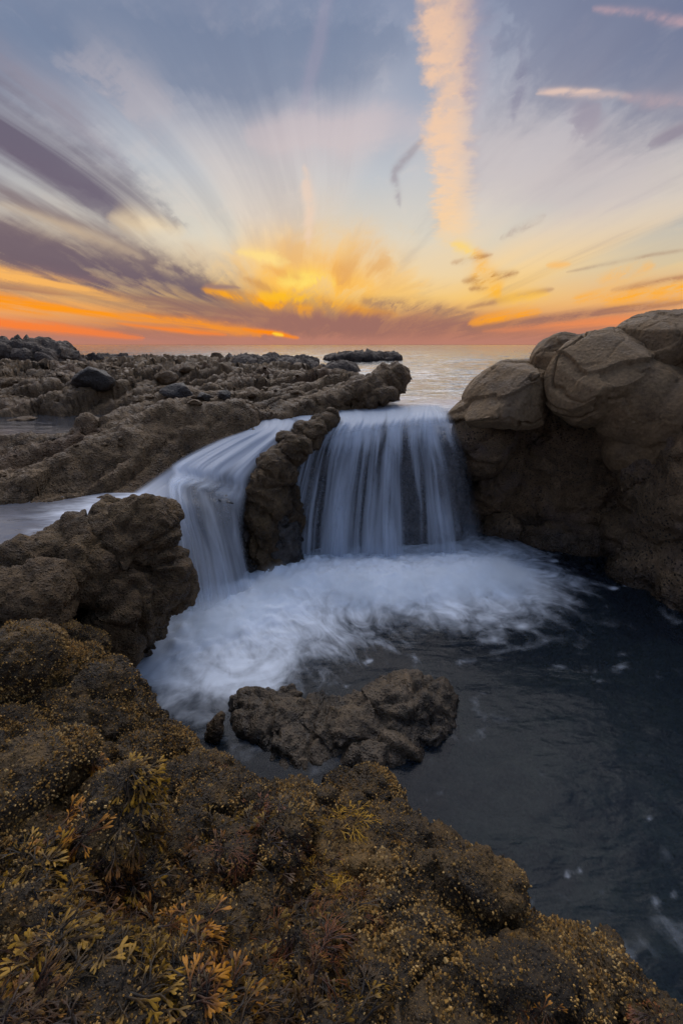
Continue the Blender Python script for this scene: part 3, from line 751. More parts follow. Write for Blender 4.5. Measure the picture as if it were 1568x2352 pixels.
# slab with eroded flutes at the channel mouth
def fluted(seed):
    base = rough_rock(seed, .04, 2.4, .03, 6, .012, 18., .02)
    def fn(V, N):
        a = V[:, 0] * 1.0 + V[:, 2] * .9 + fbm3(V * 3, 2, .5, 4) * .08
        return base(V, N) + np.sin(a * 34) * .018 * sstep(perlin3(V * 1.6, 5), -.3, .2) 
    return fn
rock('rock_slab', [b(885, 882, 6.1, 50, 36, .25, (0, -30, 0)), b(916, 862, 6.2, 22, 22, .2, (0, -40, 0)), b(825, 900, 5.95, 70, 30, .28, (0, -18, 0)), b(750, 920, 5.75, 64, 22, .26, (0, -14, 0)), b(680, 936, 5.55, 50, 14, .22, (0, -10, 0)), b(860, 912, 5.8, 50, 18, .2, (0, -20, 0))],
     .018, fluted(11), M_SHELF, 'fluted grey brown rock slab with a raised tip at the channel mouth', 'rock', 3, cut=[((-.35, -.5, .8), .10), ((.2, -.95, -.1), .10)])
# rock step under the falls
rock('fall_ledge', [wblob((.30, 5.42, .22), (1.15, .48, 1.02), (0, 0, 0), .8), wblob((-.75, 5.25, .40), (.55, .55, .90), (0, 0, 0), .6), wblob((-1.15, 4.6, .22), (.45, .45, .70), (0, 0, 20), .5), wblob((-1.4, 4.05, .1), (.38, .34, .80), (0, 0, 20), .4), wblob((-.95, 4.5, .0), (.45, .4, .62), (0, 0, 20), .4), wblob((-.22, 5.05, .42), (.45, .26, .66), (0, 0, 0), .4), wblob((.5, 6.4, .5), (1.3, .9, .70), (0, 0, 0), .6)],
     .026, rough_rock(13, .05, 2.5, .04, 6, .014, 14.), M_WET, 'wet dark rock step behind and under the falling water', 'rock ledge', 5)

# ------------------------------------------------------------------ right-hand cliff and boulders
def carve(seed):
    s = smooth_rock(seed, .20, 1.5, .07, 1.1, .010); r = rough_rock(seed + 1, .03, 3., .02, 7, .010, 18., .02)
    def fold(V): return (1 - 2 * np.abs(perlin3((V + fbm3(V * 1.2, 2, .5, 6)[:, None] * .3) * np.array((1.9, 1.9, .55), np.float32), 44))) * .12
    return lambda V, N: s(V, N) + r(V, N) + fold(V)
rock('cliff', [wblob((1.95, 6.2, .15), (.75, .55, 1.10), (0, 0, 0), .5), wblob((2.5, 6.0, .25), (.85, .6, 1.25), (0, 0, -12), .4), wblob((3.2, 5.75, .4), (.9, .8, 1.5), (0, 0, -25), .3),
               b(1150, 1130, 5.75, 60, 140, .25), b(1230, 1100, 5.80, 60, 160, .3), b(1310, 1120, 5.65, 60, 170, .3, (0, 14, 0)), b(1395, 1090, 5.30, 40, 150, .3, (0, -14, 0)), b(1455, 1150, 5.0, 46, 160, .32, (0, 8, 0)), b(1180, 1230, 5.3, 70, 36, .25), b(1270, 1235, 5.25, 60, 30, .25),
               b(1530, 1080, 4.55, 90, 150, .45), b(1480, 1220, 4.55, 70, 90, .35, (0, 24, 0)), b(1540, 1300, 4.1, 90, 110, .45, (0, 30, 0)), b(1640, 1150, 4.1, 130, 300, .7), b(1110, 1020, 5.35, 40, 60, .25), b(1090, 985, 5.15, 26, 22, .12), b(1570, 1375, 3.75, 70, 60, .4), b(1640, 1330, 3.7, 120, 120, .5),
               b(1330, 1240, 5.0, 130, 26, .3), wblob((4.2, 3.9, .6), (.9, .9, 1.6), (0, 0, -30), .3)],
     .024, carve(31), M_CLIFF, 'dark undercut cliff face behind the pool with black mussel specks', 'cliff', 5)
rock('boulder', [b(1160, 905, 5.25, 100, 66, .5, (0, -28, 0)), b(1200, 920, 4.9, 72, 66, .35, (0, -10, 0)), b(1120, 945, 4.9, 60, 40, .3, (0, -30, 0)), b(1190, 868, 5.35, 66, 44, .45), b(1075, 940, 5.25, 56, 20, .3, (0, -28, 0)), b(1130, 970, 4.8, 44, 20, .2)],
     .015, smooth_rock(33, .05, 1.9, .045, 2.1), M_SAND, 'smooth grooved sandstone boulder right beside the waterfall lip', 'boulder', 4,
     cut=[((-.55, -.45, .75), .16), ((-.1, -.9, .45), .14), ((.5, -.8, .1), .16), ((0, -.2, 1), .08), ((-.2, -.6, -.8), .10)])
rock('boulder', [b(1288, 826, 5.25, 64, 58, .4, (0, -25, 0)), b(1255, 845, 5.15, 34, 52, .3), b(1320, 805, 5.3, 48, 36, .3)],
     .016, smooth_rock(34, .04, 1.6, .03, 1.6), M_SAND, 'small rounded sandstone boulder wedged behind the large central one', 'boulder', 4,
     cut=[((-.6, -.6, .6), .14), ((0, -.5, .9), .10), ((-.8, -.6, -.1), .14)])
rock('boulder', [b(1385, 870, 4.8, 118, 104, .5, (0, 24, 0)), b(1330, 880, 4.75, 80, 84, .4), b(1400, 815, 5.0, 92, 58, .4), b(1470, 930, 4.65, 120, 110, .45, (0, 30, 0)), b(1350, 925, 4.7, 62, 60, .3), b(1560, 960, 4.5, 130, 110, .5), b(1450, 1020, 4.65, 66, 76, .3), b(1570, 1030, 4.4, 100, 100, .5), b(1500, 1000, 4.55, 80, 90, .35)],
     .016, smooth_rock(35, .06, 1.3, .06, 1.15), M_SAND, 'largest rounded sandstone boulder with a curved crack on its face', 'boulder', 5,
     cut=[((-.75, -.55, .25), .10), ((-.35, -.6, .75), .14), ((.15, -.95, .25), .08), ((.3, -.4, .9), .10), ((-.4, -.8, -.5), .10)])
rock('boulder', [b(1500, 805, 4.95, 90, 92, .45), b(1560, 795, 4.9, 100, 84, .5), b(1455, 785, 5.0, 46, 52, .3), b(1540, 870, 4.85, 90, 60, .4), b(1650, 800, 4.7, 110, 90, .6)],
     .016, smooth_rock(36, .05, 1.4, .04, 1.3), M_SAND, 'topmost sandstone boulder in the upper right corner of the rocks', 'boulder', 5,
     cut=[((-.85, -.5, .2), .08), ((-.3, -.9, .3), .10), ((-.4, -.3, .9), .10), ((.2, -.6, .8), .10)])

# ------------------------------------------------------------------ sea bed and pool floor
def build_bed():
    xs = np.linspace(-40, 40, 200); ys = np.linspace(-8, 60, 200)
    near = np.linspace(-3, 3.4, 240), np.linspace(-.5, 6, 240)
    X, Y = np.meshgrid(*near); Z = -.42 + fbm2(X * 1.6, Y * 1.6, 4, .55, 80) * .38
    me = np_mesh('pool_floor', np.stack([X, Y, Z], -1).reshape(-1, 3), grid_faces(240, 240))
    bedm = rock_mat('pool_bed', (.05, .045, .035), (.14, .12, .09), (.24, .20, .14), 1.7, 40., .02, .7)
    return link('pool_floor', me, bedm, kind='structure')
build_bed()

# ------------------------------------------------------------------ water
def cr(p0, p1, p2, p3, t):
    return .5 * ((2 * p1) + (-p0 + p2) * t + (2 * p0 - 5 * p1 + 4 * p2 - p3) * t * t + (-p0 + 3 * p1 - 3 * p2 + p3) * t ** 3)
def resample(a, n):
    """catmull-rom along axis 0"""
    k = len(a); a = np.concatenate([2 * a[:1] - a[1:2], a, 2 * a[-1:] - a[-2:-1]]); out = []
    for s in np.linspace(0, k - 1, n):
        i = min(int(s), k - 2); out.append(cr(a[i], a[i + 1], a[i + 2], a[i + 3], s - i))
    return np.array(out)
def loft(name, secs, nu, nv, wave=.0, seed=0, push=0., rag=0.):
    """flowing sheet through cross sections; UV = metres across, 0..1 down"""
    g = np.array([[P(*q) for q in s] for s in secs], np.float64)          # (sections, across, 3)
    g = resample(g, nv); g = resample(g.transpose(1, 0, 2), nu)            # (nu, nv, 3)
    w = np.linalg.norm(g[-1] - g[0], axis=-1).mean()
    U, V = np.meshgrid(np.linspace(0, 1, nu), np.linspace(0, 1, nv), indexing='ij')
    q = g.copy()
    st = fbm2(U * w * 9 + perlin2(U * 3, V * 2, seed) * .3, V * 1.2, 3, .6, seed + 3)
    lip = fbm2(U * w * 2.6 + seed, V * .6, 3, .6, seed + 21) * sstep(V, .08, .25) * rag
    q[..., 2] += lip * .55; q[..., 1] -= lip * .8
    q[..., 1] -= push + st * wave * sstep(V, .05, .4) ; q[..., 2] += st * wave * .4
    verts = q.transpose(1, 0, 2).reshape(-1, 3)
    uv = np.stack([U * w, V], -1).transpose(1, 0, 2).reshape(-1, 2)
    e = (np.minimum(U, 1 - U) * w).T.ravel()
    return np_mesh(name, verts, grid_faces(nu, nv), uv=uv, attrs={'edge': e, 'flow': V.T.ravel()})
def fall_mat(name, lo, hi, amin, amax, su=13., sv=.8, edge=.10, top=(.0, .05), bot=(1.3, 1.2), col=(.74, .82, .93), crest=.40):
    m, t = new_mat(name)
    uvn = t.n('ShaderNodeUVMap'); uvn.uv_map = 'UVMap'; x, y, _ = t.sep(S(t.t, uvn.outputs[0]))
    wv = t.noise(t.comb(x * 2., y * 1.5, 3.), 1., 2., .5) - .5
    n1 = t.noise(t.comb(x * su + wv * 2.2, y * sv, 1.), 1., 3., .55)
    n2 = t.noise(t.comb(x * su * 3.4 + wv * 3., y * sv * 1.6, 5.), 1., 2., .5)
    n3 = t.noise(t.comb(x * 3.2 + wv, y * sv * .5, 9.), 1., 2., .5)
    n = n1 * .36 + n2 * .16 + n3 * .48
    n = n + t.sm(t.noise(t.comb(x * 5., y * 2.6, 2.), 1., 2., .5, .4), .3, .75, -.035, .035) + t.sm(t.attr('flow'), crest + .16, crest - .10, 0., .16)
    a = t.sm(n, lo, hi, amin, amax) * t.sm(t.attr('edge'), 0., edge) * t.sm(t.attr('flow'), *top) * t.sm(t.attr('flow'), *bot)
    d = t.n('ShaderNodeBsdfDiffuse'); d.inputs[0].default_value = (*col, 1)
    tr = t.n('ShaderNodeBsdfTranslucent'); tr.inputs[0].default_value = (*col, 1)
    gl = t.bsdf((.7, .78, .88), .35, None, .6)
    s = t.mixsh(.48, S(t.t, d.outputs[0]), S(t.t, tr.outputs[0])); s = t.mixsh(.18, s, gl)
    tp_ = t.n('ShaderNodeBsdfTransparent')
    t.out(t.mixsh(a, S(t.t, tp_.outputs[0]), s))
    return m
M_FALL = fall_mat('falling_water', .41, .62, .10, .98, 7., .6, edge=.16, top=(.02, .20))
M_FALL2 = fall_mat('falling_water_front', .46, .66, .0, .95, 7., .4, edge=.2, top=(.25, .5))
M_CASC = fall_mat('cascade_water', .36, .62, .26, .96, 8., 2.2, edge=.07, col=(.78, .84, .94))

MAIN = [[(620, 950, 5.45), (745, 940, 5.70), (860, 930, 6.0), (960, 924, 6.2), (1020, 924, 6.2)],
        [(650, 962, 5.25), (765, 950, 5.40), (860, 942, 5.55), (958, 935, 5.65), (1024, 936, 5.65)],
        [(700, 985, 4.98), (778, 972, 5.02), (860, 962, 5.08), (955, 952, 5.12), (1036, 950, 5.12)],
        [(692, 1022, 4.80), (758, 1008, 4.83), (850, 996, 4.87), (950, 986, 4.90), (1050, 980, 4.93)],
        [(668, 1100, 4.66), (735, 1092, 4.67), (842, 1082, 4.70), (952, 1076, 4.72), (1082, 1072, 4.76)],
        [(648, 1200, 4.58), (715, 1200, 4.58), (832, 1195, 4.60), (955, 1195, 4.62), (1108, 1195, 4.66)],
        [(636, 1312, 4.54), (706, 1316, 4.54), (830, 1318, 4.56), (955, 1318, 4.57), (1130, 1305, 4.60)]]
LEFT = [[(575, 968, 5.20), (625, 957, 5.3), (690, 955, 5.35)],
        [(560, 988, 4.92), (615, 985, 4.90), (668, 992, 4.88)],
        [(495, 1012, 4.62), (555, 1022, 4.56), (612, 1048, 4.52)],
        [(400, 1062, 4.12), (480, 1072, 4.16), (578, 1096, 4.26)],
        [(394, 1088, 3.98), (474, 1102, 4.04), (572, 1126, 4.18)],
        [(386, 1112, 3.82), (446, 1122, 3.84), (566, 1160, 4.06)],
        [(390, 1170, 3.56), (455, 1180, 3.58), (562, 1225, 3.90)],
        [(404, 1270, 3.40), (480, 1275, 3.44), (572, 1300, 3.80)],
        [(412, 1410, 3.36), (500, 1412, 3.40), (596, 1380, 3.74)]]
BRANCH = [[(430, 1042, 4.30), (462, 1058, 4.32), (500, 1080, 4.34)],
          [(352, 1095, 3.92), (392, 1108, 3.98), (430, 1126, 4.0)],
          [(270, 1150, 3.46), (325, 1158, 3.48), (378, 1166, 3.54)],
          [(180, 1188, 3.135), (250, 1198, 3.055), (330, 1205, 3.03)],
          [(60, 1215, 2.90), (130, 1232, 2.79), (200, 1246, 2.70)]]
wf = link('waterfall', None); tag(wf, 'wide silky curtain waterfall pouring from the sea channel into the pool', 'waterfall')
link('water_curtain', loft('water_curtain', MAIN, 170, 120, .04, 3, 0., .07), M_FALL, wf)
link('front_strands', loft('front_strands', MAIN[1:], 140, 90, .06, 8, .05, .08), M_FALL2, wf)
lf = link('waterfall', None); tag(lf, 'narrow stepped left cascade tumbling between the crusted boulder and divider ridge', 'waterfall')
link('water_curtain', loft('water_curtain', LEFT, 90, 170, .04, 5, 0., .12), M_CASC, lf)
link('front_strands', loft('front_strands', LEFT[2:], 80, 120, .06, 6, .045, .16), M_FALL2, lf)

M_BRANCH = fall_mat('branch_water', .34, .64, .10, .92, 9., 2.2, edge=.10, top=(.0, .15), bot=(1.0, .55), col=(.78, .84, .94))
link('side_stream', loft('side_stream', BRANCH, 60, 90, .012, 15), M_BRANCH, lf)
# ---- open sea, from the channel to the horizon
def water_mat(name, col, rough, foamcol=(.8, .84, .9), alpha=1., wave=(1.4, 4.2, 1.), wscale=1., bump=.05, fine=0., streak=None, spec=.5):
    m, t = new_mat(name); p = t.pos(); x, y, z = t.sep(p)
    q = t.comb(x * wave[0], y * wave[1], z)
    n = t.noise(q, wscale, 4., .55, .6); n2 = t.noise(q, wscale * 5., 3., .5, .4)
    nm = t.bump(n + n2 * .25, 1., bump)
    water = t.bsdf(col, rough, nm, spec)
    if alpha < 1:
        tp_ = t.n('ShaderNodeBsdfTransparent'); tp_.inputs[0].default_value = (.50, .66, .70, 1)
        water = t.mixsh(alpha, S(t.t, tp_.outputs[0]), water)
    fo = t.attr('foam')
    if streak: fv = t.comb(t.attr('fx') * streak[0], t.attr('fy') * streak[0], t.attr('fr') * streak[1])
    else: fv = t.comb(x * 2.2, y * 5.5, 0.)
    s = t.noise(fv, 1., 3., .55, 1.6); s2 = t.noise(fv, 2.7, 3., .55, 1.2)
    f = t.sm(s * .72 + s2 * .28 + (fo - .5) * .8, .34, 1.14)
    d = t.bsdf(foamcol, .8, None, .2)
    t.out(t.mixsh(f * .95, water, d))
    return m
M_SEA = water_mat('sea_water', (.018, .026, .034), .12, (.72, .70, .72), wave=(.7, 3.0, 1.), wscale=1.1, bump=.06, spec=1.0)
M_POOL = water_mat('pool_water', (.014, .020, .030), .22, (.80, .87, .96), alpha=.52, wave=(1.3, 3.0, 1.), wscale=1.5, bump=.014, streak=(2.6, 2.6), spec=.16)
M_TIDE = water_mat('tide_pool_water', (.05, .052, .058), .07, (.74, .78, .85), wave=(1.2, 3., 1.), wscale=2., bump=.008, spec=1.0)
M_MILK = water_mat('milky_pool_water', (.15, .15, .165), .12, (.76, .80, .87), wave=(1.2, 3., 1.), wscale=2., bump=.008, spec=.8)
def build_sea():
    n = 420; s = np.concatenate([[-40, -12, -5, -2.2], np.linspace(-1.3, 1.25, n - 8), [2.2, 5, 12, 40]])
    k = np.concatenate([np.linspace(0, 1, 420) ** 1.0 * math.log(90 / 5.0), math.log(90 / 5.0) + np.linspace(.01, 1, 70) * math.log(30000 / 90)])
    rows = np.exp(k)                                     # 1 .. 6000
    y0 = 5.0
    Yc = rows[:, None] * y0; X = s[None, :] * (Yc + .4)
    # the sheet starts at the channel; elsewhere it begins behind the rocks
    start = np.where(X < -.15, 5.3 + 4.2 * sstep(-X, .15, 1.0), 5.3) + np.where(X > 1.25, 1.5 * sstep(X, 1.25, 1.8), 0)
    Y = start + (Yc - y0) * (1 - (start - y0) * np.exp(-(Yc - y0) / 6) / np.maximum(Yc, 8))
    fade = 1 / (1 + (Y / 60) ** 2)
    Z = SEA + (fbm2(X * .35, Y * .9, 3, .5, 90) * .07 + fbm2(X * 1.3, Y * 3.2, 4, .55, 91) * .055) * fade * sstep(Y, 5.0, 8.0)
    swell = np.sin(Y * .55 + fbm2(X * .12, Y * .2, 2, .5, 92) * 4) * .05 * sstep(Y, 9, 16) * fade
    Z = Z + swell - .40 * sstep(Y, 5.95, 5.35) * (X > -1.2)
    foam = .80 * sstep(Y, 8.5, 5.4) + .42 * np.exp(-((Y - 11) / 4.0) ** 2) + .30 * sstep(fbm2(X * .25, Y * .8, 3, .6, 95), .12, .4) * sstep(Y, 40, 14)
    me = np_mesh('sea', np.stack([X, Y, Z], -1).reshape(-1, 3), grid_faces(len(s), len(rows)), attrs={'foam': foam.ravel()})
    link('sea', me, M_SEA, kind='structure')
build_sea()
IMPACT = [tuple(PZ(u, v, 0))[:2] for u, v in ((425, 1400), (500, 1415), (590, 1385), (655, 1335), (800, 1330), (950, 1330), (1105, 1305))]
FLECKS = [(1490, 1878, 0.0375, 0.558), (1440, 1868, 0.025, 0.31), (1300, 2010, 0.0312, 0.496), (1330, 1998, 0.025, 0.372), (1225, 2068, 0.025, 0.434), (1545, 2055, 0.0375, 0.496), (1505, 2070, 0.0375, 0.372), (1395, 2100, 0.0375, 0.31), (1385, 2045, 0.025, 0.31),
          (1010, 1822, 0.0375, 0.31), (848, 1518, 0.0375, 0.434), (800, 1575, 0.0375, 0.434), (980, 1840, 0.025, 0.31), (1410, 1352, 0.0625, 0.558), (1435, 1345, 0.05, 0.434), (1270, 1290, 0.0625, 0.372), (1200, 1440, 0.075, 0.31), (1330, 1500, 0.1, 0.248), (1450, 1930, 0.075, 0.186), (1520, 1960, 0.0875, 0.217)]
def build_pool():
    xs = np.arange(-2.3, 4.4, .02); ys = np.arange(.45, 5.7, .02); X, Y = np.meshgrid(xs, ys)
    pts = resample(np.array(IMPACT), 36); num = np.zeros(X.shape + (3,)); den = np.zeros(X.shape)
    for i, (ax, ay) in enumerate(pts):
        ex, ey = X - ax, Y - ay; r_ = np.hypot(ex, ey) + 1e-4; wt = np.exp(-(r_ - .0) / .13)
        num += np.stack([ex / r_, ey / r_, np.full_like(X, i / 35 * 6)], -1) * wt[..., None]; den += wt
    num /= den[..., None]; d = np.maximum(-.13 * np.log(den) + .13 * math.log(2.2), 0); par = num[..., 2]
    l = np.hypot(num[..., 0], num[..., 1]) + .05; dx, dy = num[..., 0] / l, num[..., 1] / l
    reach = np.interp(par, [0, 1, 2, 3, 4, 5, 6], [.84, .96, .86, .76, .70, .72, .95])
    foam = 1.16 - sstep(d, reach * .02, reach * 1.65) * 1.02
    foam += .12 * sstep(fbm2(X * 1.2, Y * 1.2, 3, .55, 97), .1, .4) * sstep(d, 2.6, .8)
    sw = fbm2(X * 1.1 + fbm2(X * .9, Y * .9, 2, .5, 12) * 1.5, Y * 2.6 + fbm2(X * .8, Y * .8, 2, .5, 13) * 1.5, 4, .6, 14)
    foam += .34 * sstep(sw, -.05, .5)
    for u, v, rr, am in FLECKS:
        q = PZ(u, v, 0); e = X - q.x + (Y - q.y) * .5; foam += am * np.exp(-((e / rr) ** 2 + ((Y - q.y - e * .4) / (rr * .5)) ** 2))
    Z = .10 * np.exp(-(d / .28) ** 2) + .05 * np.exp(-(d / .5) ** 2) * fbm2(X * 5, Y * 5, 3, .5, 98)
    Z += fbm2(X * 2.2, Y * 3.4, 3, .5, 99) * .008 + np.exp(-(d / .45) ** 2) * np.abs(fbm2(X * 7, Y * 7, 4, .6, 96)) * .10
    me = np_mesh('pool', np.stack([X, Y, Z], -1).reshape(-1, 3), grid_faces(len(xs), len(ys)),
                 attrs={'foam': foam.ravel(), 'fx': (dx + par * .8).ravel(), 'fy': dy.ravel(), 'fr': d.ravel()})
    link('pool', me, M_POOL, kind='structure')
build_pool()
def flat_pool(name, x0, x1, y0, y1, z, foamf):
    xs = np.linspace(x0, x1, 90); ys = np.linspace(y0, y1, 70); X, Y = np.meshgrid(xs, ys)
    if name == 'left_pool': Y = np.maximum(Y, 2.36 + .92 * sstep(X, -2.06, -1.62))
    me = np_mesh(name, np.stack([X, Y, np.full_like(X, z) + fbm2(X * 3, Y * 5, 2, .5, 7) * .004], -1).reshape(-1, 3), grid_faces(90, 70), attrs={'foam': foamf(X, Y).ravel()})
    link(name, me, M_MILK if name == 'left_pool' else M_TIDE, kind='structure')
flat_pool('left_pool', -4.6, -1.66, 2.30, 3.75, LEFTPOOL, lambda X, Y: .95 - sstep(np.hypot((X + 1.55) * .8, Y - 3.35), .25, 1.0) * .95)
flat_pool('tide_pool', -7.5, -2.6, 4.9, 6.7, TIDEPOOL, lambda X, Y: np.zeros_like(X))

# ---- foam and mist where the falls land: one body of spray
def build_mist():
    L_ = [PZ(u, v, 0) for u, v in ((425, 1405), (505, 1425), (590, 1395), (665, 1350), (760, 1352), (860, 1350), (960, 1346), (1060, 1335), (1130, 1322), (1200, 1345))]
    C = np.array([tuple(p) for p in L_]); C = resample(C, 20)
    blobs = [wblob((c[0], c[1] - .12, .02), (.56, .56, .42)) for c in C]
    me = remesh(blobs, .06, 8); me.name = 'spray'
    m, t = new_mat('spray'); p = t.pos(); x, y, z = t.sep(p)
    acc = None
    for i, q in enumerate(C):
        a = .14 + .14 * math.sin(i * 2.3) ** 2
        ex, ey, ez = (x - q[0]) * (1 / .40), (y - (q[1] - .10)) * (1 / .42), z * (1 / (a + .06))
        r = ex * ex + ey * ey + ez * ez
        g = t.sm(r, 1., 0.) * (.55 if i < 18 else .3)
        acc = g if acc is None else acc + g
    acc = acc.mn(1.)
    n = t.noise(p, 4.0, 5., .64, 1.2)
    dens = acc * t.sm(n + acc * .15, .40, .72) * 7.5
    v = t.n('ShaderNodeVolumePrincipled'); v.inputs['Color'].default_value = (.92, .965, 1, 1); t.set(v.inputs['Density'], dens); v.inputs['Anisotropy'].default_value = .1
    t.out(None, S(t.t, v.outputs[0]))
    link('spray', me, m, kind='stuff', label='white mist and spray where the falls meet the pool', cat='spray')
build_mist()

# ------------------------------------------------------------------ surfaces to stand things on
reef_rocks = [o for o in COL.objects if o.name.startswith('reef_rock')]
B_REEF = bvh_of([reef] + reef_rocks)
B_SHELF = bvh_of([shelf])
# ------------------------------------------------------------------ stones and far rocks on the shelf
def stone_mesh(seed, n=4, ang=.25):
    V, Fc = ico(n); V = V.copy()
    # cut a few flat faces, then roughen
    r = np.random.default_rng(seed)
    for _ in range(10):
        d = r.normal(size=3); d /= np.linalg.norm(d); h = r.uniform(.5, .85); k = V @ d; V = V - np.maximum(k - h, 0)[:, None] * d * .8
    q = V + seed * 3.1
    V = V * (1 + facets(V * 1.6 + seed, seed % 50)[:, None] * .10)
    V = V * (1 + fbm3(q * 1.3, 3, .5, seed)[:, None] * ang + fbm3(q * 5, 3, .55, seed)[:, None] * .07)
    return np_mesh('stone', V, Fc)
STONE = [stone_mesh(100 + i, 4) for i in range(5)]
SMALL = [stone_mesh(200 + i, 3, .3) for i in range(6)]
STONE_D = [m.copy() for m in STONE]
M_DARKST = rock_mat('dark_stone', (.030, .026, .022), (.068, .058, .048), (.115, .097, .080), 3., 50., .02, .62)
for m in STONE: m.materials.append(M_DARKST)
for m in STONE_D: m.materials.append(M_SHELF)
for m in SMALL: m.materials.append(M_SHELF)
def put_stone(name, me, u, v, w, h, dep, label, cat='stone', group=None, rz=0., tilt=0., d=None):
    p, n = hit(B_SHELF, u, v)
    if p is None or (d and abs(p.y - d) > 3): p = P(u, v, d or 8.)
    k = (p.y * CP + (CAM_H - p.z) * SP) / FV
    o = link(name, me); o.scale = (w * k, dep * w * k, h * k); o.location = p + Vector((0, dep * w * k * .3, h * k * .45)); o.rotation_euler = (0, tilt, rz)
    return tag(o, label, cat, group)
put_stone('boulder', STONE[0], 207, 886, 56, 32, .8, 'large dark angular boulder standing on the middle of the rock shelf', 'boulder', None, .9, 0., 8.4)
put_stone('boulder', STONE_D[1], 377, 878, 30, 19, .9, 'rounded brown boulder right of the large dark angular one', 'boulder', None, 1., 0, 8.5)
put_stone('boulder', STONE[2], 410, 914, 42, 22, .7, 'wide low grey boulder resting on the ridge of the shelf', 'boulder', None, .2, 0, 6.6)
put_stone('stone', STONE[3], 466, 918, 18, 12, .9, 'small dark stone right of the low grey boulder', 'stone', None, 2., 0, 6.5)
put_stone('stone', STONE[4], 517, 914, 18, 14, .9, 'dark egg shaped stone farther right of the low grey boulder', 'stone', None, .7, 0, 6.5)
put_stone('stone', STONE_D[0], 445, 930, 20, 10, .9, 'flat brown stone just below the low grey boulder', 'stone', None, .7, 0, 6.2)
put_stone('stone', STONE_D[2], 575, 912, 16, 11, .9, 'brown stone in front of the fluted slab ridge', 'stone', None, 1.7, 0, 6.5)
put_stone('stone', STONE_D[3], 15, 890, 22, 16, .9, 'rounded ochre stone at the left picture edge on the shelf', 'stone', None, .2, 0, 7.8)
put_stone('stone', STONE_D[4], 62, 968, 24, 9, .8, 'flat stone lying at the rim of the tide pool', 'stone', None, .2, 0, 6.3)
put_stone('boulder', STONE_D[1], 497, 834, 18, 18, .9, 'pointed rock sticking up from the far reef edge', 'boulder', None, .4, .2, 16.)
put_stone('stone', STONE_D[2], 430, 856, 30, 16, .9, 'hunched brown rock on the far reef behind the rounded boulder', 'boulder', None, 1.4, 0, 11.)
r = np.random.default_rng(5); cnt = 0
while cnt < 45:
    u = r.uniform(0, 760); v = r.uniform(838, 945) if r.random() < .85 else r.uniform(945, 1100)
    p, n = hit(B_SHELF, u, v)
    if p is None or n.z < .45 or p.z < 1.3 and v < 960: continue
    k = (p.y * CP + (CAM_H - p.z) * SP) / FV; w = r.uniform(3, 8) * (1.5 if r.random() < .12 else 1)
    w = min(w * k, .30)
    o = link('reef_stone', SMALL[cnt % 6]); o.scale = (w, w * r.uniform(.7, 1.1), w * r.uniform(.5, .8)); o.location = p + Vector((0, 0, w * .2)); o.rotation_euler = (0, 0, r.uniform(0, 6.28))
    tag(o, 'small brown stone scattered over the rock shelf', 'stone', 'loose stones on the shelf'); cnt += 1
def far(u, v, d, lobes, label, seed, name='sea_rock', voxel=.05):
    rock(name, [b(u + a, v + c, d, ru, rv, rd, ro) for a, c, ru, rv, rd, ro in lobes], voxel, rough_rock(seed, .18, .9, .16, 1.8, .05, 4., .08), M_FAR, label, 'rock', 2)
Z0 = (0, 0, 0)
far(80, 825, 15., [(-90, 5, 60, 32, 1.2, Z0), (-30, 2, 60, 32, 1.2, Z0), (25, 0, 50, 30, 1.1, Z0), (62, 6, 34, 28, 1., Z0), (-32, -22, 9, 12, .3, Z0), (-60, -14, 30, 16, .6, Z0), (45, -10, 28, 18, .7, Z0), (30, 25, 60, 12, .8, Z0), (-160, 5, 80, 30, 1.3, Z0)],
    'tall jagged sea rock rising above the horizon at far left', 51)
far(250, 836, 17., [(0, 0, 34, 12, .8, Z0), (-30, 4, 20, 10, .7, Z0), (28, 3, 20, 8, .6, Z0)], 'low dark rock in the water right of the tall jagged one', 52)
far(830, 823, 24., [(0, 0, 60, 8, 1.2, Z0), (-45, 3, 40, 6, 1., Z0), (50, 1, 35, 6, 1., Z0), (10, -3, 30, 6, .8, Z0)], 'long flat reef islet lying off the channel mouth', 53, voxel=.06)
far(700, 833, 19., [(0, 0, 26, 6, .7, Z0), (-40, 1, 24, 5, .7, Z0), (-90, 0, 26, 7, .7, Z0), (-140, 0, 30, 8, .9, Z0)], 'thin broken reef strip beyond the shelf with water on both sides', 54, voxel=.05)
far(640, 848, 13.5, [(0, 0, 40, 9, .6, Z0), (-50, 0, 40, 9, .6, Z0), (60, 6, 40, 6, .5, Z0), (120, 8, 50, 6, .4, Z0)], 'dark reef step with small trickling falls beyond the fluted slab', 55, voxel=.04)
# two small far trickles over that step
TR = [[(612, 841, 13.2), (640, 841, 13.2), (684, 843, 13.2)], [(612, 846, 12.95), (640, 846, 12.95), (686, 847, 12.95)], [(616, 862, 12.8), (642, 862, 12.8), (690, 860, 12.8)]]
tw = link('trickle_fall', None); tag(tw, 'small distant trickling fall on the far reef step', 'waterfall')
link('water_curtain', loft('water_curtain', TR, 60, 20, .03, 9), M_FALL, tw)

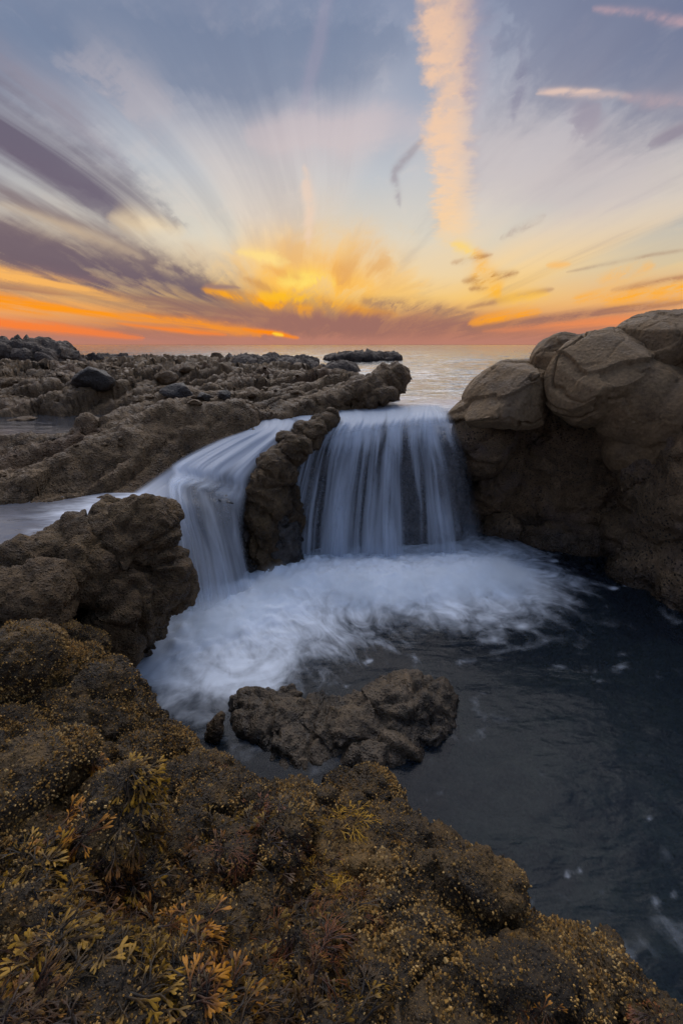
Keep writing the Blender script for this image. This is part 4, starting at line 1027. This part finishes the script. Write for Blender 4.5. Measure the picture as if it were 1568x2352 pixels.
# ------------------------------------------------------------------ seaweed
def weed_mat(name, base, mid, tip, rough=.42, red=False):
    m, t = new_mat(name); a = t.attr('len'); p = t.pos()
    rnd = S(t.t, t.n('ShaderNodeObjectInfo').outputs['Random'])
    x = a + (t.noise(p, 40., 3., .6) - .5) * .5 + (rnd - .5) * .35 + (t.attr('hue') - .5) * .5
    c = t.ramp(x, [(.12, base), (.56, mid), (.95, tip)], 'LINEAR')
    if red: c = t.mix(t.sm(t.noise(p, 3.2, 2., .5, .5), .46, .62) * .8, c, t.ramp(x, [(.15, (.010, .004, .003)), (.66, (.055, .018, .006)), (1., (.24, .085, .014))], 'LINEAR'))
    t.out(t.bsdf(c, rough, t.bump(t.noise(p, 160., 2., .5), .6, .002), .2))
    return m
W_OLIVE = weed_mat('olive_rockweed', (.010, .006, .003), (.050, .026, .004), (.29, .155, .012))
W_ORANGE = weed_mat('orange_rockweed', (.012, .005, .003), (.085, .028, .004), (.38, .155, .010))
W_YELLOW = weed_mat('yellow_wiry_weed', (.025, .012, .003), (.18, .090, .006), (.46, .25, .014))
W_RED = weed_mat('red_brown_weed', (.010, .004, .003), (.045, .015, .008), (.15, .050, .016))
def frond(seed, wiry=False):
    r = np.random.default_rng(seed); V, Fc, A = [], [], []
    def strip(p, ang, ln, w, lvl, t0, bend):
        n = 4; prev = None
        for i in range(n + 1):
            k = i / n; a = ang + bend * k
            if i: p = p + np.array((math.cos(a), math.sin(a), -.10 * (t0 + k * .3) + r.normal() * .05)) * ln / n
            ww = w * (1 + (.9 * math.sin(min(k * 1.15, 1) * math.pi * .62) if lvl == 0 and not wiry else 0)) * (1 if not (lvl == 0 and i == n) else .35)
            nx, ny = -math.sin(a), math.cos(a); b0 = len(V)
            V.extend([p + np.array((nx, ny, .1)) * ww, p + np.array((0, 0, ww * .55)), p - np.array((nx, ny, -.1)) * ww]); A.extend([min(t0 + k * .33, 1)] * 3)
            if prev is not None: Fc.extend([[prev, prev + 1, b0 + 1, b0], [prev + 1, prev + 2, b0 + 2, b0 + 1]])
            prev = b0
        if lvl > 0:
            for s in (-1, 1):
                strip(p.copy(), a + s * r.uniform(.22, .5), ln * r.uniform(.65, .95), w * .85, lvl - 1, t0 + .33, r.uniform(-.4, .4))
    strip(np.zeros(3), 0, .42 if not wiry else .34, .035 if not wiry else .016, 2 if not wiry else 3, 0., r.uniform(-.3, .3))
    V = np.array(V); V[:, 0] *= 1.12; V[:, 2] -= (V[:, 0] ** 2) * .36
    return V, np.array(Fc), np.array(A)
FR = [frond(i) for i in range(8)]; FW = [frond(50 + i, True) for i in range(8)]
def fmesh(fr, mat):
    me = np_mesh('frond', fr[0], fr[1], attrs={'len': fr[2], 'hue': np.full(len(fr[2]), .5)}); me.materials.append(mat); return me
KIT = {'olive': [fmesh(f, W_OLIVE) for f in FR], 'orange': [fmesh(f, W_ORANGE) for f in FR], 'yellow': [fmesh(f, W_YELLOW) for f in FW], 'red': [fmesh(f, W_RED) for f in FW], 'redbroad': [fmesh(f, W_RED) for f in FR]}
def frond_mats(r, p, n, size, lean):
    """where one frond sits: matrix with z = surface normal, growing outwards and drooping down the slope"""
    g = Vector((0, 0, -1)); dn = (g - n * g.dot(n)) * 1.3 + Vector((r.normal(), r.normal(), r.normal() * .5)) * lean
    dn = (dn - n * dn.dot(n)); dn.normalize()
    up = r.uniform(.15, .9); x = (dn + n * up).normalized(); y = n.cross(x).normalized(); z = x.cross(y)
    s = size * .80 * r.uniform(.65, 1.3)
    return Matrix(((x.x * s, y.x * s, z.x * s, p.x), (x.y * s, y.y * s, z.y * s, p.y), (x.z * s, y.z * s, z.z * s, p.z), (0, 0, 0, 1)))
def clump(u, v, ru, rv, kind, n, size, label, group='seaweed clumps on the foreground reef'):
    r = np.random.default_rng(int(u * 7 + v)); c, _ = hit(B_REEF, u, v)
    root = link('seaweed_clump', None); root.location = c; tag(root, label, 'seaweed', group)
    k = 0; tries = 0
    while k < n and tries < n * 4:
        tries += 1
        a, q = r.uniform(0, 2 * math.pi), math.sqrt(r.random())
        p, nn = hit(B_REEF, u + math.cos(a) * q * ru, v + math.sin(a) * q * rv)
        if p is None or p.z < .02 or (p - c).length > .35: continue
        M = frond_mats(r, p, nn, size, .55); M.translation = M.translation - c
        o = link('frond', KIT[kind][int(r.integers(8))], None, root); o.matrix_local = M; k += 1
for a in [
    (330, 1790, 66, 34, 'olive', 60, 0.0732, 'olive seaweed clump with orange tips below the barnacled ridge at left'),
    (225, 1756, 24, 14, 'orange', 26, 0.0549, 'small bright orange tuft on the crest above the tall speckled boulder'),
    (165, 1905, 40, 44, 'orange', 60, 0.0671, 'orange red seaweed clump left of the tall speckled boulder'),
    (80, 1990, 46, 38, 'olive', 60, 0.0671, 'yellow olive seaweed clump near the left edge under the orange one'),
    (285, 2055, 44, 44, 'olive', 46, 0.0854, 'long bladed olive seaweed hanging below the tall speckled boulder'),
    (110, 2215, 90, 64, 'olive', 90, 0.0756, 'largest thick olive seaweed clump in the lower left corner'),
    (420, 2140, 66, 44, 'orange', 56, 0.0634, 'dull orange seaweed clump in the middle of the dark weed carpet'),
    (560, 1945, 60, 34, 'red', 56, 0.0732, 'dark red brown wiry seaweed left of the tan barnacled stone'),
    (610, 1852, 50, 22, 'redbroad', 44, 0.0549, 'brown seaweed tuft on the reef rim facing the pool rock'),
    (790, 1880, 54, 24, 'yellow', 70, 0.0854, 'bright yellow wiry seaweed spilling over beside the dark pitted rock'),
    (770, 2030, 64, 40, 'yellow', 64, 0.0732, 'golden wiry seaweed clump below the bright yellow one'),
    (690, 2190, 80, 60, 'red', 80, 0.0854, 'broad red brown wiry seaweed mat at bottom centre'),
    (500, 1765, 16, 10, 'red', 22, 0.0549, 'tiny red sprig standing alone at the water edge'),
    (500, 2300, 70, 36, 'orange', 60, 0.061, 'rusty seaweed clump on the bottom edge left of centre'),
    (330, 2290, 70, 40, 'olive', 60, 0.0671, 'olive seaweed clump on the bottom edge beside the corner clump'),
    (850, 2120, 30, 30, 'red', 30, 0.0549, 'thin dark red tuft on the bare reef right of the weed'),
    (1225, 2325, 44, 14, 'orange', 34, 0.0439, 'small orange tuft on the bottom edge among ochre barnacles'),
    (1500, 2335, 30, 10, 'redbroad', 22, 0.0415, 'brown tuft at the bottom right tip of the reef')]:
    clump(*a)
def carpet():
    r = np.random.default_rng(3); Vs, Fs, As, Hs, o = [], [], [], [], 0
    poly = [(-20, 2380), (-20, 1960), (90, 1900), (220, 1980), (330, 1800), (480, 1840), (560, 1840), (700, 1850), (830, 1900), (860, 2050), (800, 2120), (900, 2250), (820, 2380)]
    def inside(x, y):
        c = False
        for (x0, y0), (x1, y1) in zip(poly, poly[1:] + poly[:1]):
            if (y0 > y) != (y1 > y) and x < (x1 - x0) * (y - y0) / (y1 - y0) + x0: c = not c
        return c
    k = 0; tries = 0
    while k < 3000 and tries < 30000:
        tries += 1
        u, v = r.uniform(-20, 900), r.uniform(1790, 2375)
        if not inside(u, v): continue
        p, n = hit(B_REEF, u, v)
        if p is None or p.z < .05: continue
        if perlin2(np.array([p.x * 5.]), np.array([p.y * 5.]), 33)[0] < -.22: continue
        fr = (FR if r.random() < .55 else FW)[int(r.integers(8))]
        M = np.array(frond_mats(r, p, n, r.uniform(.042, .075), .6))
        Vs.append(fr[0] @ M[:3, :3].T + M[:3, 3]); Fs.append(fr[1] + o); As.append(fr[2]); Hs.append(np.full(len(fr[2]), r.uniform(-.25, .6))); o += len(fr[0]); k += 1
    me = np_mesh('seaweed_carpet', np.concatenate(Vs), np.concatenate(Fs), attrs={'len': np.concatenate(As) * .8, 'hue': np.concatenate(Hs)})
    W_MIX = weed_mat('mixed_weed', (.008, .005, .003), (.046, .024, .004), (.27, .15, .012), red=True)
    link('seaweed_carpet', me, W_MIX, kind='stuff', label='dark tangled seaweed carpet covering the lower left reef', cat='seaweed')
carpet()
# ------------------------------------------------------------------ barnacles
def barnacles():
    m, t = new_mat('barnacle'); x = t.attr('tint'); p = t.pos()
    zone = t.noise(p, 2.6, 3., .55)
    c = t.ramp(x + (zone - .5) * .9, [(.0, (.04, .026, .013)), (.28, (.17, .097, .028)), (.6, (.44, .235, .050)), (1., (.52, .35, .14))], 'LINEAR')
    t.out(t.bsdf(c, .7, None, .3))
    r = np.random.default_rng(9)
    Vp, Np, W = [], [], []
    for ob in [reef] + [q for q in reef_rocks]:
        V = co_of(ob.data); N = no_of(ob.data)
        dep = V[:, 1] * CP + (CAM_H - V[:, 2]) * SP; xx = V[:, 0] / dep
        m_ = (np.abs(xx) < .85) & (V[:, 2] > .04) & (V[:, 1] > .3) & (((CAM_H - V[:, 2]) * N[:, 2] - V[:, 0] * N[:, 0] - V[:, 1] * N[:, 1]) > 0)
        Vp.append(V[m_]); Np.append(N[m_])
    V = np.concatenate(Vp); N = np.concatenate(Np)
    w = .12 + sstep(fbm3(V * 3.3, 3, .55, 101), -.15, .2)
    area = np.where(np.arange(len(V)) < len(Vp[0]), 1., 1.2)
    w = w * area; w /= w.sum()
    n = 70000; i = r.choice(len(V), n, p=w); Pp, Nn = V[i], N[i]
    Pp = Pp + r.normal(size=Pp.shape) * .003
    rad = r.uniform(.0016, .0036, n) * (1 + (r.random(n) < .08) * .6); hgt = rad * r.uniform(.8, 1.5, n)
    a = np.abs(Nn[:, :1]) < .8; ref = np.where(a, np.array([[1., 0, 0]]), np.array([[0, 1., 0]]))
    X = np.cross(Nn, ref); X /= np.linalg.norm(X, axis=1, keepdims=True); Y = np.cross(Nn, X)
    k = 4; ang = np.arange(k) / k * 2 * np.pi; ph = r.uniform(0, 6, n)[:, None] + ang[None]
    ca, sa = np.cos(ph)[..., None], np.sin(ph)[..., None]
    ring = X[:, None] * ca + Y[:, None] * sa
    o_ = Pp[:, None] + ring * rad[:, None, None] * 1.15 - Nn[:, None] * .002
    t_ = Pp[:, None] + ring * rad[:, None, None] * .62 + Nn[:, None] * hgt[:, None, None]
    c_ = Pp[:, None] + Nn[:, None] * hgt[:, None, None] * .45
    VV = np.concatenate([o_, t_, c_], 1).reshape(-1, 3); base = np.arange(n)[:, None, None] * (2 * k + 1)
    f = []
    for j in range(k):
        q = (j + 1) % k; f += [[j, q, k + q], [j, k + q, k + j], [k + j, k + q, 2 * k]]
    FF = (base + np.array(f)[None]).reshape(-1, 3)
    tint = np.repeat(r.uniform(0, 1, n), 2 * k + 1)
    me = np_mesh('barnacles', VV, FF, smooth=False, attrs={'tint': tint})
    link('barnacles', me, m, kind='stuff', label='ochre barnacle crust covering the foreground reef', cat='barnacles')
barnacles()
